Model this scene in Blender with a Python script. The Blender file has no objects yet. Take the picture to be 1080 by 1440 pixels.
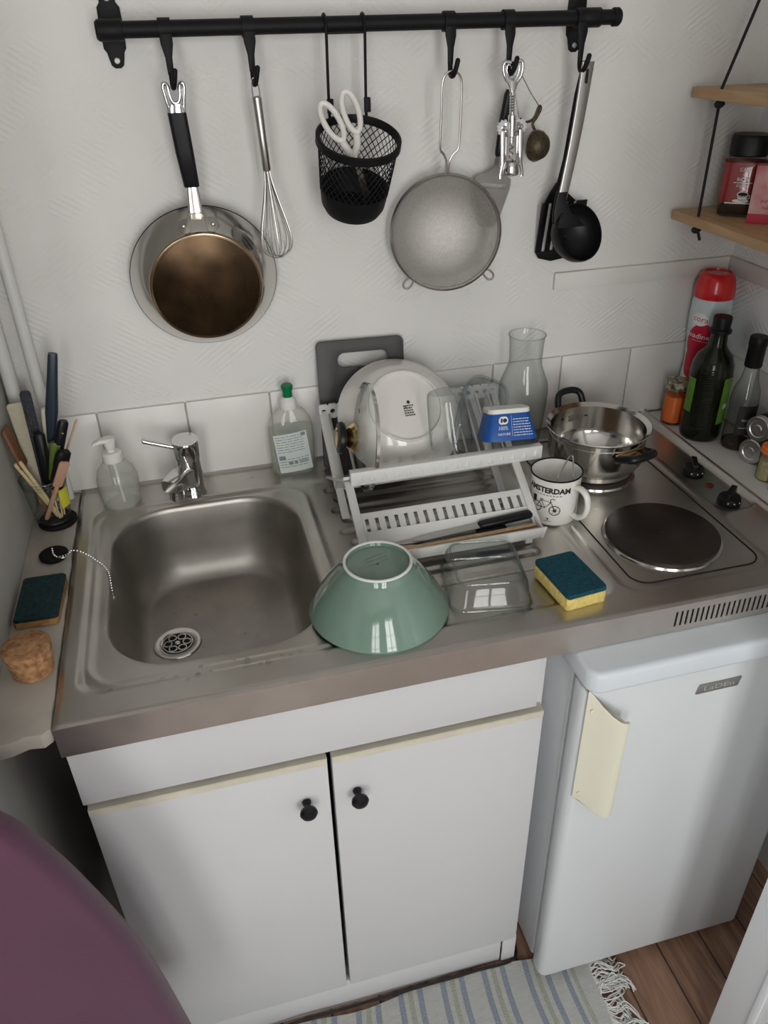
import bpy, bmesh, math, random
from math import pi, sin, cos, radians as R, sqrt
from mathutils import Vector, Matrix, Euler
random.seed(7)
SC = bpy.context.scene
COL = SC.collection
# ------------------------------------------------------------------ materials
def mat(name, color=(.8,.8,.8), rough=.5, metal=0.0, spec=.5, coat=0.0, var=0.0, vscale=20, var_col=None,
        bump=0.0, bscale=60, stretch=(1,1,1), rvar=0.0, sheen=0.0, trans=0.0, ior=1.45):
    m = bpy.data.materials.new(name); m.use_nodes = True
    nt = m.node_tree; N = nt.nodes; L = nt.links
    b = N['Principled BSDF']
    b.inputs['Base Color'].default_value = (*color, 1); b.inputs['Roughness'].default_value = rough
    b.inputs['Metallic'].default_value = metal; b.inputs['Specular IOR Level'].default_value = spec
    b.inputs['Coat Weight'].default_value = coat; b.inputs['Sheen Weight'].default_value = sheen
    b.inputs['Transmission Weight'].default_value = trans; b.inputs['IOR'].default_value = ior
    tc = N.new('ShaderNodeTexCoord'); mp = N.new('ShaderNodeMapping'); mp.inputs['Scale'].default_value = stretch
    L.new(tc.outputs['Object'], mp.inputs['Vector'])
    if var > 0 or rvar > 0:
        n = N.new('ShaderNodeTexNoise'); n.inputs['Scale'].default_value = vscale; n.inputs['Detail'].default_value = 5
        L.new(mp.outputs[0], n.inputs['Vector'])
        if var > 0:
            r = N.new('ShaderNodeValToRGB'); r.color_ramp.elements[0].position = .35; r.color_ramp.elements[1].position = .68
            vc = var_col if var_col else tuple(c*(1-var) for c in color)
            r.color_ramp.elements[0].color = (*vc, 1); r.color_ramp.elements[1].color = (*color, 1)
            L.new(n.outputs['Fac'], r.inputs[0]); L.new(r.outputs[0], b.inputs['Base Color'])
        if rvar > 0:
            mr = N.new('ShaderNodeMapRange'); mr.inputs['To Min'].default_value = max(.02, rough-rvar); mr.inputs['To Max'].default_value = rough+rvar
            L.new(n.outputs['Fac'], mr.inputs['Value']); L.new(mr.outputs[0], b.inputs['Roughness'])
    if bump > 0:
        n2 = N.new('ShaderNodeTexNoise'); n2.inputs['Scale'].default_value = bscale; n2.inputs['Detail'].default_value = 4
        L.new(mp.outputs[0], n2.inputs['Vector'])
        bp = N.new('ShaderNodeBump'); bp.inputs['Strength'].default_value = bump; bp.inputs['Distance'].default_value = .004
        L.new(n2.outputs['Fac'], bp.inputs['Height']); L.new(bp.outputs[0], b.inputs['Normal'])
    return m

def glass(name, tint=(.965,.975,.97), edge=(.30,.32,.31), gl=1.0, haze=0.0):
    """thin clear glass: straight-through tint, darker at grazing walls, fresnel gloss"""
    m = bpy.data.materials.new(name); m.use_nodes = True
    nt = m.node_tree; N = nt.nodes; L = nt.links; N.clear()
    out = N.new('ShaderNodeOutputMaterial')
    lw = N.new('ShaderNodeLayerWeight'); lw.inputs[0].default_value = .5
    def mth(op,x,y):
        q=N.new('ShaderNodeMath'); q.operation=op
        for k_,v_ in enumerate((x,y)):
            if isinstance(v_,(int,float)): q.inputs[k_].default_value=v_
            else: L.new(v_,q.inputs[k_])
        return q.outputs[0]
    mc = N.new('ShaderNodeMix'); mc.data_type = 'RGBA'; mc.inputs[6].default_value = (*tint,1); mc.inputs[7].default_value = (*edge,1)
    L.new(mth('POWER',lw.outputs['Facing'],2.4), mc.inputs[0])
    t = N.new('ShaderNodeBsdfTransparent'); L.new(mc.outputs[2], t.inputs[0])
    g = N.new('ShaderNodeBsdfGlossy'); g.inputs['Roughness'].default_value = .04
    fr = mth('MULTIPLY',mth('ADD',mth('MULTIPLY',mth('POWER',lw.outputs['Facing'],5.0),.8),.05),gl)
    mx = N.new('ShaderNodeMixShader'); L.new(fr, mx.inputs[0]); L.new(t.outputs[0], mx.inputs[1]); L.new(g.outputs[0], mx.inputs[2])
    last = mx
    if haze > 0:
        d = N.new('ShaderNodeBsdfDiffuse'); d.inputs[0].default_value = (.88,.90,.88,1)
        m2 = N.new('ShaderNodeMixShader'); m2.inputs[0].default_value = haze
        L.new(mx.outputs[0], m2.inputs[1]); L.new(d.outputs[0], m2.inputs[2]); last = m2
    L.new(last.outputs[0], out.inputs[0])
    return m

def wall_material(name, color, diag=1):
    """painted embossed wallpaper: patches of slanted strokes"""
    m = bpy.data.materials.new(name); m.use_nodes = True
    nt = m.node_tree; N = nt.nodes; L = nt.links; b = N['Principled BSDF']
    b.inputs['Roughness'].default_value = .7
    tc = N.new('ShaderNodeTexCoord'); geo = N.new('ShaderNodeNewGeometry')
    def band(sx,seed):
        mp = N.new('ShaderNodeMapping'); mp.inputs['Scale'].default_value = (sx,sx,1.5)
        L.new(tc.outputs['Object'], mp.inputs[0])
        w = N.new('ShaderNodeTexWave'); w.wave_type = 'BANDS'; w.bands_direction = 'DIAGONAL'
        w.inputs['Scale'].default_value = 40; w.inputs['Distortion'].default_value = 2.2; w.inputs['Detail'].default_value = 2; w.inputs['Detail Scale'].default_value = 1.5
        L.new(mp.outputs[0], w.inputs['Vector'])
        m2 = N.new('ShaderNodeMapping'); m2.inputs['Location'].default_value = (seed,0,seed); L.new(tc.outputs['Object'], m2.inputs[0])
        n = N.new('ShaderNodeTexNoise'); n.inputs['Scale'].default_value = 11; n.inputs['Detail'].default_value = 1; L.new(m2.outputs[0], n.inputs['Vector'])
        rp = N.new('ShaderNodeValToRGB'); rp.color_ramp.elements[0].position = .50; rp.color_ramp.elements[1].position = .60
        L.new(n.outputs['Fac'], rp.inputs[0])
        q = N.new('ShaderNodeMath'); q.operation = 'MULTIPLY'; L.new(w.outputs['Fac'], q.inputs[0]); L.new(rp.outputs[0], q.inputs[1]); return q.outputs[0]
    mu = N.new('ShaderNodeMath'); mu.operation = 'MAXIMUM'; L.new(band(1,0), mu.inputs[0]); L.new(band(-1,5), mu.inputs[1])
    n3 = N.new('ShaderNodeTexNoise'); n3.inputs['Scale'].default_value = 130; L.new(tc.outputs['Object'], n3.inputs['Vector'])
    ad = N.new('ShaderNodeMath'); ad.operation = 'MULTIPLY_ADD'; ad.inputs[1].default_value = .5; L.new(n3.outputs['Fac'], ad.inputs[0]); L.new(mu.outputs[0], ad.inputs[2])
    bp = N.new('ShaderNodeBump'); bp.inputs['Strength'].default_value = .55; bp.inputs['Distance'].default_value = .0012
    L.new(ad.outputs[0], bp.inputs['Height']); L.new(bp.outputs[0], b.inputs['Normal'])
    n4 = N.new('ShaderNodeTexNoise'); n4.inputs['Scale'].default_value = 5; n4.inputs['Detail'].default_value = 6; L.new(tc.outputs['Object'], n4.inputs['Vector'])
    r2 = N.new('ShaderNodeValToRGB'); r2.color_ramp.elements[0].position=.3; r2.color_ramp.elements[1].position=.6
    r2.color_ramp.elements[0].color = (*[c*.94 for c in color],1); r2.color_ramp.elements[1].color = (*color,1)
    L.new(n4.outputs['Fac'], r2.inputs[0]); L.new(r2.outputs[0], b.inputs['Base Color'])
    return m

def wood_material(name, c1, c2, scale=8, axis='Y', rough=.55, plank=None, grain=6.0):
    m = bpy.data.materials.new(name); m.use_nodes = True
    nt = m.node_tree; N = nt.nodes; L = nt.links; b = N['Principled BSDF']
    b.inputs['Roughness'].default_value = rough
    tc = N.new('ShaderNodeTexCoord'); mp = N.new('ShaderNodeMapping')
    s = [grain,grain,grain]; s['XYZ'.index(axis)] = .5; mp.inputs['Scale'].default_value = s
    L.new(tc.outputs['Object'], mp.inputs[0])
    n = N.new('ShaderNodeTexNoise'); n.inputs['Scale'].default_value = scale; n.inputs['Detail'].default_value = 8; n.inputs['Distortion'].default_value = 1.2
    L.new(mp.outputs[0], n.inputs['Vector'])
    r = N.new('ShaderNodeValToRGB'); r.color_ramp.elements[0].position=.3; r.color_ramp.elements[1].position=.7
    r.color_ramp.elements[0].color=(*c1,1); r.color_ramp.elements[1].color=(*c2,1)
    L.new(n.outputs['Fac'], r.inputs[0]); col = r.outputs[0]
    if plank:
        sx = N.new('ShaderNodeSeparateXYZ'); L.new(tc.outputs['Object'], sx.inputs[0])
        a = N.new('ShaderNodeMath'); a.operation='SUBTRACT'; a.inputs[1].default_value = plank[1]; L.new(sx.outputs[0], a.inputs[0])
        d = N.new('ShaderNodeMath'); d.operation='DIVIDE'; d.inputs[1].default_value = plank[0]; L.new(a.outputs[0], d.inputs[0])
        fl = N.new('ShaderNodeMath'); fl.operation='FLOOR'; L.new(d.outputs[0], fl.inputs[0])
        wn = N.new('ShaderNodeTexWhiteNoise'); wn.noise_dimensions='1D'; L.new(fl.outputs[0], wn.inputs['W'])
        mr = N.new('ShaderNodeMapRange'); mr.inputs['To Min'].default_value=.72; mr.inputs['To Max'].default_value=1.15; L.new(wn.outputs['Value'], mr.inputs['Value'])
        fr = N.new('ShaderNodeMath'); fr.operation='FRACT'; L.new(d.outputs[0], fr.inputs[0])
        pp = N.new('ShaderNodeMath'); pp.operation='PINGPONG'; pp.inputs[1].default_value=.5; L.new(fr.outputs[0], pp.inputs[0])
        st = N.new('ShaderNodeMath'); st.operation='GREATER_THAN'; st.inputs[1].default_value=.018; L.new(pp.outputs[0], st.inputs[0])
        m0 = N.new('ShaderNodeMapRange'); m0.inputs['To Min'].default_value=.18; L.new(st.outputs[0], m0.inputs['Value'])
        mm = N.new('ShaderNodeMath'); mm.operation='MULTIPLY'; L.new(mr.outputs[0], mm.inputs[0]); L.new(m0.outputs[0], mm.inputs[1])
        vm = N.new('ShaderNodeVectorMath'); vm.operation='SCALE'; L.new(col, vm.inputs[0]); L.new(mm.outputs[0], vm.inputs['Scale'])
        col = vm.outputs[0]
        bp = N.new('ShaderNodeBump'); bp.inputs['Strength'].default_value=.6; bp.inputs['Distance'].default_value=.003; L.new(st.outputs[0], bp.inputs['Height']); L.new(bp.outputs[0], b.inputs['Normal'])
    L.new(col, b.inputs['Base Color'])
    return m

def steel_material(name, color, rough, metal=1.0, stain=.25, sscale=14, brush=(1,30,30), bump=.05):
    m = mat(name, color, rough, metal, var=stain, vscale=sscale, rvar=.07)
    nt = m.node_tree; N = nt.nodes; L = nt.links; b = N['Principled BSDF']
    tc = N.new('ShaderNodeTexCoord'); mp = N.new('ShaderNodeMapping'); mp.inputs['Scale'].default_value = brush
    n = N.new('ShaderNodeTexNoise'); n.inputs['Scale'].default_value = 30; n.inputs['Detail'].default_value = 3
    L.new(tc.outputs['Object'], mp.inputs[0]); L.new(mp.outputs[0], n.inputs['Vector'])
    bp = N.new('ShaderNodeBump'); bp.inputs['Strength'].default_value = bump; bp.inputs['Distance'].default_value=.001
    L.new(n.outputs['Fac'], bp.inputs['Height']); L.new(bp.outputs[0], b.inputs['Normal'])
    return m

def mesh_screen(name, color, hole, scale):
    """woven wire cloth: fine square holes"""
    m = bpy.data.materials.new(name); m.use_nodes=True
    nt=m.node_tree; N=nt.nodes; L=nt.links; b=N['Principled BSDF']; out=N['Material Output']
    b.inputs['Base Color'].default_value=(*color,1); b.inputs['Metallic'].default_value=.6; b.inputs['Roughness'].default_value=.5
    tc=N.new('ShaderNodeTexCoord'); n=N.new('ShaderNodeTexNoise'); n.inputs['Scale'].default_value=scale; n.inputs['Detail'].default_value=2
    L.new(tc.outputs['Object'], n.inputs['Vector'])
    mr=N.new('ShaderNodeMapRange'); mr.inputs['From Min'].default_value=.3; mr.inputs['From Max'].default_value=.7
    mr.inputs['To Min'].default_value=1-hole-.12; mr.inputs['To Max'].default_value=1-hole+.12; L.new(n.outputs['Fac'], mr.inputs['Value'])
    t=N.new('ShaderNodeBsdfTransparent'); mx=N.new('ShaderNodeMixShader')
    L.new(mr.outputs[0], mx.inputs[0]); L.new(t.outputs[0], mx.inputs[1]); L.new(b.outputs[0], mx.inputs[2]); L.new(mx.outputs[0], out.inputs[0])
    return m

M = {}
M['wall'] = wall_material('wallpaper_white', (.72,.705,.685))
M['wall_r_lit'] = wall_material('wallpaper_white_lit', (.82,.82,.82), -1)  # same wallpaper, colour raised to stand in for light on the right wall
M['room'] = mat('room_paint', (.72,.70,.67), .8, bump=.1, bscale=80)
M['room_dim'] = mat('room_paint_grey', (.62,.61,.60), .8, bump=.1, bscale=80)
M['ceil'] = mat('ceiling_paint', (.78,.77,.75), .9, bump=.05)
M['tile'] = mat('glazed_tile', (.72,.70,.68), .30, var=.05, vscale=6, bump=.04, bscale=12)
M['grout'] = mat('grout', (.42,.40,.37), .9, bump=.3, bscale=200)
M['paint'] = mat('old_white_paint', (.71,.695,.67), .5, var=.06, vscale=9, bump=.15, bscale=40)
M['leftwall_shade'] = mat('left_wall_shaded', (.46,.45,.42), .6, var=.12, vscale=6, bump=.3, bscale=14)  # white wall with its shade put into a darker base colour
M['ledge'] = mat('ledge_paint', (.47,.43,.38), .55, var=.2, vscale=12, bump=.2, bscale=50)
M['pipe'] = mat('pipe_paint', (.68,.68,.66), .45)
M['floor'] = wood_material('floor_boards', (.15,.075,.048), (.40,.235,.155), 7, 'Y', .5, plank=(.0965,.0145))
M['steel'] = steel_material('worktop_steel', (.57,.545,.51), .33, stain=.16, sscale=7)
M['steel_basin'] = steel_material('basin_steel', (.47,.44,.405), .42, stain=.25, sscale=9)
M['steel_hob'] = steel_material('hob_steel', (.60,.56,.51), .27, stain=.2, sscale=10)
M['chrome'] = mat('chrome', (.72,.72,.72), .08, 1.0)
M['polished'] = mat('polished_steel', (.62,.60,.57), .14, 1.0, rvar=.04, vscale=8)
M['satin'] = mat('satin_steel', (.50,.48,.46), .3, 1.0)
M['grey_steel'] = mat('grey_steel', (.27,.25,.24), .38, 1.0)
M['alu'] = mat('aluminium', (.66,.66,.66), .3, 1.0)
M['black'] = mat('black_metal', (.006,.006,.007), .55, spec=.25)
M['blackp'] = mat('black_plastic', (.007,.007,.008), .42, spec=.3)
M['bake'] = mat('black_handle', (.008,.008,.010), .34, spec=.35)
M['rubber'] = mat('black_rubber', (.006,.006,.006), .6, spec=.25)
M['iron'] = mat('cast_iron', (.040,.028,.024), .42, .3, var=.45, vscale=9, bump=.12, bscale=70)
M['cab'] = mat('cabinet_melamine', (.63,.63,.65), .42, var=.03, vscale=4)
M['edgeband'] = mat('edge_banding', (.66,.62,.52), .6, var=.12, vscale=30)
M['cabin'] = mat('cabinet_inside', (.30,.28,.25), .8)
M['fridge'] = mat('fridge_enamel', (.70,.73,.755), .3, coat=.2)
M['fridgetop'] = mat('fridge_top', (.70,.75,.80), .35)
M['cream'] = mat('yellowed_plastic', (.78,.76,.63), .35)
M['badge'] = mat('badge_grey', (.30,.30,.29), .35, .5)
M['badgel'] = mat('badge_letters', (.75,.75,.73), .3, .6)
M['rack'] = mat('rack_plastic', (.68,.68,.66), .4)
M['whitep'] = mat('white_plastic', (.75,.74,.71), .35)
M['porc'] = mat('porcelain', (.76,.73,.70), .12, coat=.3)
M['green'] = mat('celadon_glaze', (.175,.265,.215), .08, coat=.5)
M['mug'] = mat('mug_enamel', (.80,.78,.74), .12, coat=.3)
M['ink'] = mat('black_ink', (.02,.02,.02), .5)
M['inkgrey'] = mat('grey_ink', (.22,.25,.26), .6)
M['inkred'] = mat('red_ink', (.45,.02,.03), .5)
M['white'] = mat('white_print', (.80,.80,.80), .5)
M['glass'] = glass('clear_glass')
M['glassg'] = glass('greenish_glass', (.955,.97,.96), (.30,.34,.32))
M['glassb'] = glass('bluish_glass', (.93,.95,.965), (.30,.40,.48))
M['glasshaze'] = glass('cloudy_plastic', (.96,.96,.94), (.70,.70,.66), .8, .16)
M['winglass'] = glass('window_glass', (.97,.98,.97), (.8,.8,.8))
M['deterg'] = glass('detergent_bottle', (.92,.95,.90), (.60,.66,.58), .8, .12)
M['soapliq'] = glass('soap_liquid', (.93,.93,.90), (.72,.70,.66), .3, .16)
M['gold'] = mat('gold_ring', (.75,.55,.28), .18, 1.0)
M['board'] = mat('grey_board', (.055,.053,.055), .5, bump=.05, bscale=200)
M['blue'] = mat('blue_pot', (.008,.085,.36), .35)
M['grn'] = mat('green_cap', (.0,.16,.055), .35)
M['label'] = mat('label_paper', (.62,.68,.65), .5)
M['spy'] = mat('sponge_yellow', (.80,.62,.20), .9, var=.18, vscale=120, bump=.8, bscale=160)
M['spt'] = mat('scourer_teal', (.004,.085,.125), .9, bump=.9, bscale=260, var=.4, vscale=150)
M['spd'] = mat('scourer_dark', (.010,.045,.050), .95, bump=.9, bscale=260, var=.5, vscale=120)
M['spo'] = mat('sponge_old', (.45,.24,.08), .95, var=.35, vscale=90, bump=.9, bscale=140)
M['cork'] = mat('cork', (.50,.28,.13), .9, var=.5, vscale=110, var_col=(.24,.11,.05), bump=.6, bscale=150)
M['wood1'] = wood_material('pale_wood', (.46,.30,.16), (.62,.44,.26), 10, 'Z', .6)
M['wood2'] = wood_material('brown_wood', (.16,.07,.03), (.28,.13,.06), 10, 'Z', .6)
M['bamboo'] = wood_material('bamboo', (.58,.44,.24), (.72,.58,.36), 12, 'Z', .55)
M['pink'] = mat('pinkish_wood', (.52,.30,.20), .6)
M['shelfw'] = wood_material('shelf_pine', (.40,.23,.11), (.56,.36,.20), 6, 'Y', .55)
M['rope'] = mat('black_cord', (.015,.014,.014), .8, bump=.5, bscale=300)
M['purple'] = mat('purple_upholstery', (.095,.032,.066), .75, sheen=.2, var=.12, vscale=5, bump=.1, bscale=300)
M['darkblue'] = mat('slate_blue_plastic', (.020,.030,.050), .3)
M['lime'] = mat('olive_green_plastic', (.10,.15,.02), .4)
M['yellow'] = mat('yellow_label', (.60,.58,.04), .5)
M['olive'] = mat('dark_green_glass', (.008,.010,.004), .16, coat=.1, spec=.4)
M['labgreen'] = mat('green_label', (.13,.30,.03), .5, var=.3, vscale=30)
M['labgreen2'] = mat('dark_green_label', (.03,.16,.03), .5)
M['orange'] = mat('orange_contents', (.92,.19,.03), .45)
M['red'] = mat('red_cap', (.62,.015,.02), .25, coat=.3)
M['crim'] = mat('crimson_print', (.50,.01,.04), .35)
M['syrup'] = mat('pale_blue_sleeve', (.60,.68,.71), .3, var=.1, vscale=20)
M['berry'] = mat('berry_red', (.60,.03,.06), .4, var=.4, vscale=60)
M['navy'] = mat('blueberry', (.01,.015,.05), .4)
M['leaf'] = mat('leaf_green', (.15,.25,.05), .5)
M['pattern'] = mat('patterned_lid', (.62,.56,.36), .4, var=.9, vscale=130, var_col=(.05,.04,.03))
M['coffee'] = mat('coffee', (.03,.012,.006), .8)
M['colab'] = mat('coffee_label', (.34,.014,.018), .4)
M['tea'] = mat('tea_box', (.55,.045,.06), .45, var=.5, vscale=16, var_col=(.72,.50,.50))
M['teay'] = mat('yellow_disc', (.72,.52,.10), .45)
M['spice'] = mat('cream_spice', (.62,.52,.30), .8, var=.25, vscale=150)
M['herb'] = mat('herb_mix', (.20,.22,.12), .8, var=.7, vscale=150, var_col=(.45,.40,.28))
M['apron'] = steel_material('apron_steel', (.64,.59,.55), .40, stain=.10)
M['screen'] = mesh_screen('strainer_cloth', (.47,.445,.42), .34, 260)
M['infuser'] = mat('tarnished_steel', (.11,.085,.055), .5, .7, var=.5, vscale=250)
M['burnt'] = mat('burnt_pan_base', (.10,.060,.032), .28, .85, var=.55, vscale=16, rvar=.1)
M['burnt2'] = mat('tinted_steel', (.33,.25,.17), .2, 1.0)
M['rugw'] = mat('rug_cotton', (.66,.66,.64), .95, bump=.8, bscale=350, stretch=(1,4,1), var=.1, vscale=60)
M['ruglb'] = mat('rug_stripe_blue', (.30,.33,.40), .95, bump=.8, bscale=350)
M['ruglg'] = mat('rug_stripe_sage', (.42,.43,.36), .95, bump=.8, bscale=350)
M['fringe'] = mat('fringe_cotton', (.74,.74,.72), .95)
M['door'] = mat('door_gloss_white', (.90,.93,.96), .3)
M['cable'] = mat('black_cable', (.012,.012,.012), .5)
M['led'] = mat('dark_red_lens', (.12,.02,.01), .2)
M['darkplate'] = mat('dark_inside', (.01,.01,.01), .9)
M['paper'] = mat('cream_ribbed', (.55,.50,.38), .8, bump=.5, bscale=60, stretch=(1,1,6))
M['weave'] = mat('black_woven', (.03,.035,.045), .5, bump=1.0, bscale=220)
M['whitesc'] = mat('scissor_white', (.78,.76,.72), .4)

# ------------------------------------------------------------------ geometry
def box(x0,x1,y0,y1,z0,z1):
    v=[(x,y,z) for z in(z0,z1) for y in(y0,y1) for x in(x0,x1)]
    return v,[(0,2,3,1),(4,5,7,6),(0,1,5,4),(2,6,7,3),(0,4,6,2),(1,3,7,5)]
def merge(*gs):
    V=[];F=[]
    for v,f in gs:
        o=len(V); V+=[tuple(p) for p in v]; F+=[tuple(i+o for i in q) for q in f]
    return V,F
def xf(g,m): return [tuple(m@Vector(p)) for p in g[0]], g[1]
def T(x,y,z): return Matrix.Translation((x,y,z))
def RX(a): return Matrix.Rotation(a,4,'X')
def RY(a): return Matrix.Rotation(a,4,'Y')
def RZ(a): return Matrix.Rotation(a,4,'Z')
def loft(rings, closed=True, cap0=True, cap1=True, loop=False):
    n=len(rings[0]); V=[tuple(p) for r in rings for p in r]; F=[]
    m=len(rings)
    for i in range(m if loop else m-1):
        a=i*n; b=((i+1)%m)*n
        for j in range(n if closed else n-1):
            k=(j+1)%n; F.append((a+j,a+k,b+k,b+j))
    if not loop:
        if cap0: F.append(tuple(reversed(range(n))))
        if cap1: F.append(tuple(range((m-1)*n,m*n)))
    return V,F
def lathe(prof,n=40,cap0=True,cap1=True,loop=False):
    rings=[[(r*cos(2*pi*k/n),r*sin(2*pi*k/n),z) for k in range(n)] for r,z in prof]
    return loft(rings,True,cap0,cap1,loop)
def frames(pts,closed=False):
    P=[Vector(p) for p in pts]; n=len(P); Tn=[]
    for i in range(n):
        if closed: t=P[(i+1)%n]-P[i-1]
        else: t=P[min(i+1,n-1)]-P[max(i-1,0)]
        Tn.append(t.normalized() if t.length>0 else Vector((0,0,1)))
    up=Vector((0,0,1)) if abs(Tn[0].z)<.9 else Vector((1,0,0))
    u=Tn[0].cross(up).normalized(); out=[]
    for i in range(n):
        u=(u-Tn[i]*u.dot(Tn[i])).normalized(); out.append((P[i],u,Tn[i].cross(u)))
    return out
def tube(pts,r,n=8,closed=False,flat=1.0,flat2=1.0):
    fr=frames(pts,closed); rings=[]
    for i,(p,u,w) in enumerate(fr):
        rr=r[i] if isinstance(r,(list,tuple)) else r
        rings.append([tuple(p+u*cos(2*pi*k/n)*rr*flat+w*sin(2*pi*k/n)*rr*flat2) for k in range(n)])
    return loft(rings,True,True,True,closed)
def cyl(p0,p1,r0,r1=None,n=24): return tube([p0,p1],[r0,r0 if r1 is None else r1],n)
def arc(cx,cy,r,a0,a1,n): return [(cx+r*cos(a0+(a1-a0)*k/n),cy+r*sin(a0+(a1-a0)*k/n)) for k in range(n+1)]
def rrect(x0,x1,y0,y1,r,s=6):
    r=min(r,(x1-x0)/2-1e-5,(y1-y0)/2-1e-5); o=[]
    for cx,cy,a in((x1-r,y1-r,0),(x0+r,y1-r,pi/2),(x0+r,y0+r,pi),(x1-r,y0+r,1.5*pi)): o+=arc(cx,cy,r,a,a+pi/2,s)
    return o
def prism(poly,z0,z1): return loft([[(x,y,z0) for x,y in poly],[(x,y,z1) for x,y in poly]])
def prism_y(poly,y0,y1):   # polygon in x,z extruded along y
    return loft([[(x,y0,z) for x,z in poly],[(x,y1,z) for x,z in poly]])
def ball(c,rx,ry=None,rz=None,n=20,m=12):
    ry=rx if ry is None else ry; rz=rx if rz is None else rz
    rings=[[(c[0]+rx*sin(pi*i/m)*cos(2*pi*k/n),c[1]+ry*sin(pi*i/m)*sin(2*pi*k/n),c[2]-rz*cos(pi*i/m)) for k in range(n)] for i in range(1,m)]
    return loft(rings)
def ring(c,r,t,n=40,m=8,axis='Z',ry=None):
    ry=ry or r
    pts=[(r*cos(2*pi*k/n),ry*sin(2*pi*k/n),0) for k in range(n)]
    g=tube(pts,t,m,True)
    mm={'Z':Matrix.Identity(4),'Y':RX(pi/2),'X':RY(pi/2)}[axis]
    return xf(g,T(*c)@mm)
def smooth_path(P,n=8,closed=False):
    P=[Vector(p) for p in P]; out=[]; N_=len(P)
    rng=range(N_) if closed else range(N_-1)
    for i in rng:
        if closed: p0,p1,p2,p3=P[i-1],P[i],P[(i+1)%N_],P[(i+2)%N_]
        else: p0,p1,p2,p3=P[max(i-1,0)],P[i],P[i+1],P[min(i+2,N_-1)]
        for k in range(n):
            t=k/n; out.append(tuple(.5*((2*p1)+(-p0+p2)*t+(2*p0-5*p1+4*p2-p3)*t*t+(-p0+3*p1-3*p2+p3)*t*t*t)))
    if not closed: out.append(tuple(P[-1]))
    return out
_fc={}
def text2d(s,size,align='CENTER',bold=0.0):
    c=bpy.data.curves.new('txt','FONT'); c.body=s; c.size=size; c.align_x=align; c.align_y='CENTER'
    c.resolution_u=2; c.offset=bold
    o=bpy.data.objects.new('txt',c); COL.objects.link(o)
    dg=bpy.context.evaluated_depsgraph_get(); dg.update()
    me=bpy.data.meshes.new_from_object(o.evaluated_get(dg))
    v=[tuple(p.co) for p in me.vertices]; f=[tuple(p.vertices) for p in me.polygons]
    bpy.data.objects.remove(o); bpy.data.curves.remove(c); bpy.data.meshes.remove(me)
    return v,f
def stroke2d(pts,w,closed=False):
    P=[Vector((p[0],p[1])) for p in pts]; n=len(P); V=[];F=[]
    for i in range(n):
        t=(P[(i+1)%n]-P[i-1]) if closed else (P[min(i+1,n-1)]-P[max(i-1,0)])
        t.normalize(); nn=Vector((-t.y,t.x))*w/2
        a=P[i]+nn;b=P[i]-nn; V+=[(a.x,a.y,0),(b.x,b.y,0)]
    for i in range(n if closed else n-1):
        j=(i+1)%n; F.append((2*i,2*i+1,2*j+1,2*j))
    return V,F
def quad2d(x0,x1,y0,y1,nx=1,ny=1):
    V=[(x0+(x1-x0)*i/nx,y0+(y1-y0)*j/ny,0) for j in range(ny+1) for i in range(nx+1)]
    F=[(j*(nx+1)+i,j*(nx+1)+i+1,(j+1)*(nx+1)+i+1,(j+1)*(nx+1)+i) for j in range(ny) for i in range(nx)]
    return V,F
def disc2d(cx,cy,rx,ry=None,n=24):
    ry=ry or rx
    return [(cx,cy,0)]+[(cx+rx*cos(2*pi*k/n),cy+ry*sin(2*pi*k/n),0) for k in range(n)],[(0,1+k,1+(k+1)%n) for k in range(n)]
def shift2(g,dx,dy,rot=0,sx=1,sy=1):
    c,s=cos(rot),sin(rot)
    return [(dx+(x*sx*c-y*sy*s),dy+(x*sx*s+y*sy*c),z) for x,y,z in g[0]],g[1]
def wrap(g,rf,a0,z0,off=.0004):     # wrap flat art round a turned body whose radius is rf(z)
    V=[]
    for x,y,z in g[0]:
        r=rf(z0+y)+off; a=a0+x/rf(z0+y); V.append((r*cos(a),r*sin(a),z0+y))
    return V,g[1]
def prof_r(prof):
    def f(z):
        for (r0,z0),(r1,z1) in zip(prof,prof[1:]):
            if z0<=z<=z1 and z1>z0: return r0+(r1-r0)*(z-z0)/(z1-z0)
        return prof[-1][0]
    return f
# ------------------------------------------------------------------ objects
def obj(name,g,m,parent=None,bev=0,seg=2,ang=35,sub=0,loc=None,rot=None):
    me=bpy.data.meshes.new(name)
    bm=bmesh.new(); vs=[bm.verts.new(p) for p in g[0]]
    for f in g[1]:
        try: bm.faces.new([vs[i] for i in f])
        except ValueError: pass
    bmesh.ops.recalc_face_normals(bm,faces=bm.faces[:])
    if bev>0:
        es=[e for e in bm.edges if len(e.link_faces)==2 and e.calc_face_angle(0)>R(40)]
        bmesh.ops.bevel(bm,geom=es,offset=bev,segments=seg,profile=.5,affect='EDGES',clamp_overlap=True)
    for f in bm.faces: f.smooth=True
    for e in bm.edges:
        if len(e.link_faces)==2 and e.calc_face_angle(0)>R(ang): e.smooth=False
    bm.to_mesh(me); bm.free()
    me.materials.append(m if not isinstance(m,str) else M[m])
    o=bpy.data.objects.new(name,me); COL.objects.link(o)
    if parent: o.parent=parent
    if loc: o.location=loc
    if rot: o.rotation_euler=rot
    return o
def thing(name,label,cat,loc=(0,0,0),rot=(0,0,0),group=None):
    o=bpy.data.objects.new(name,None); COL.objects.link(o); o.empty_display_size=.02
    o.location=loc; o.rotation_euler=rot; o['label']=label; o['category']=cat
    if group: o['group']=group
    return o
def tag(o,label,cat,group=None,kind=None):
    o['label']=label; o['category']=cat
    if group: o['group']=group
    if kind: o['kind']=kind
    return o
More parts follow.
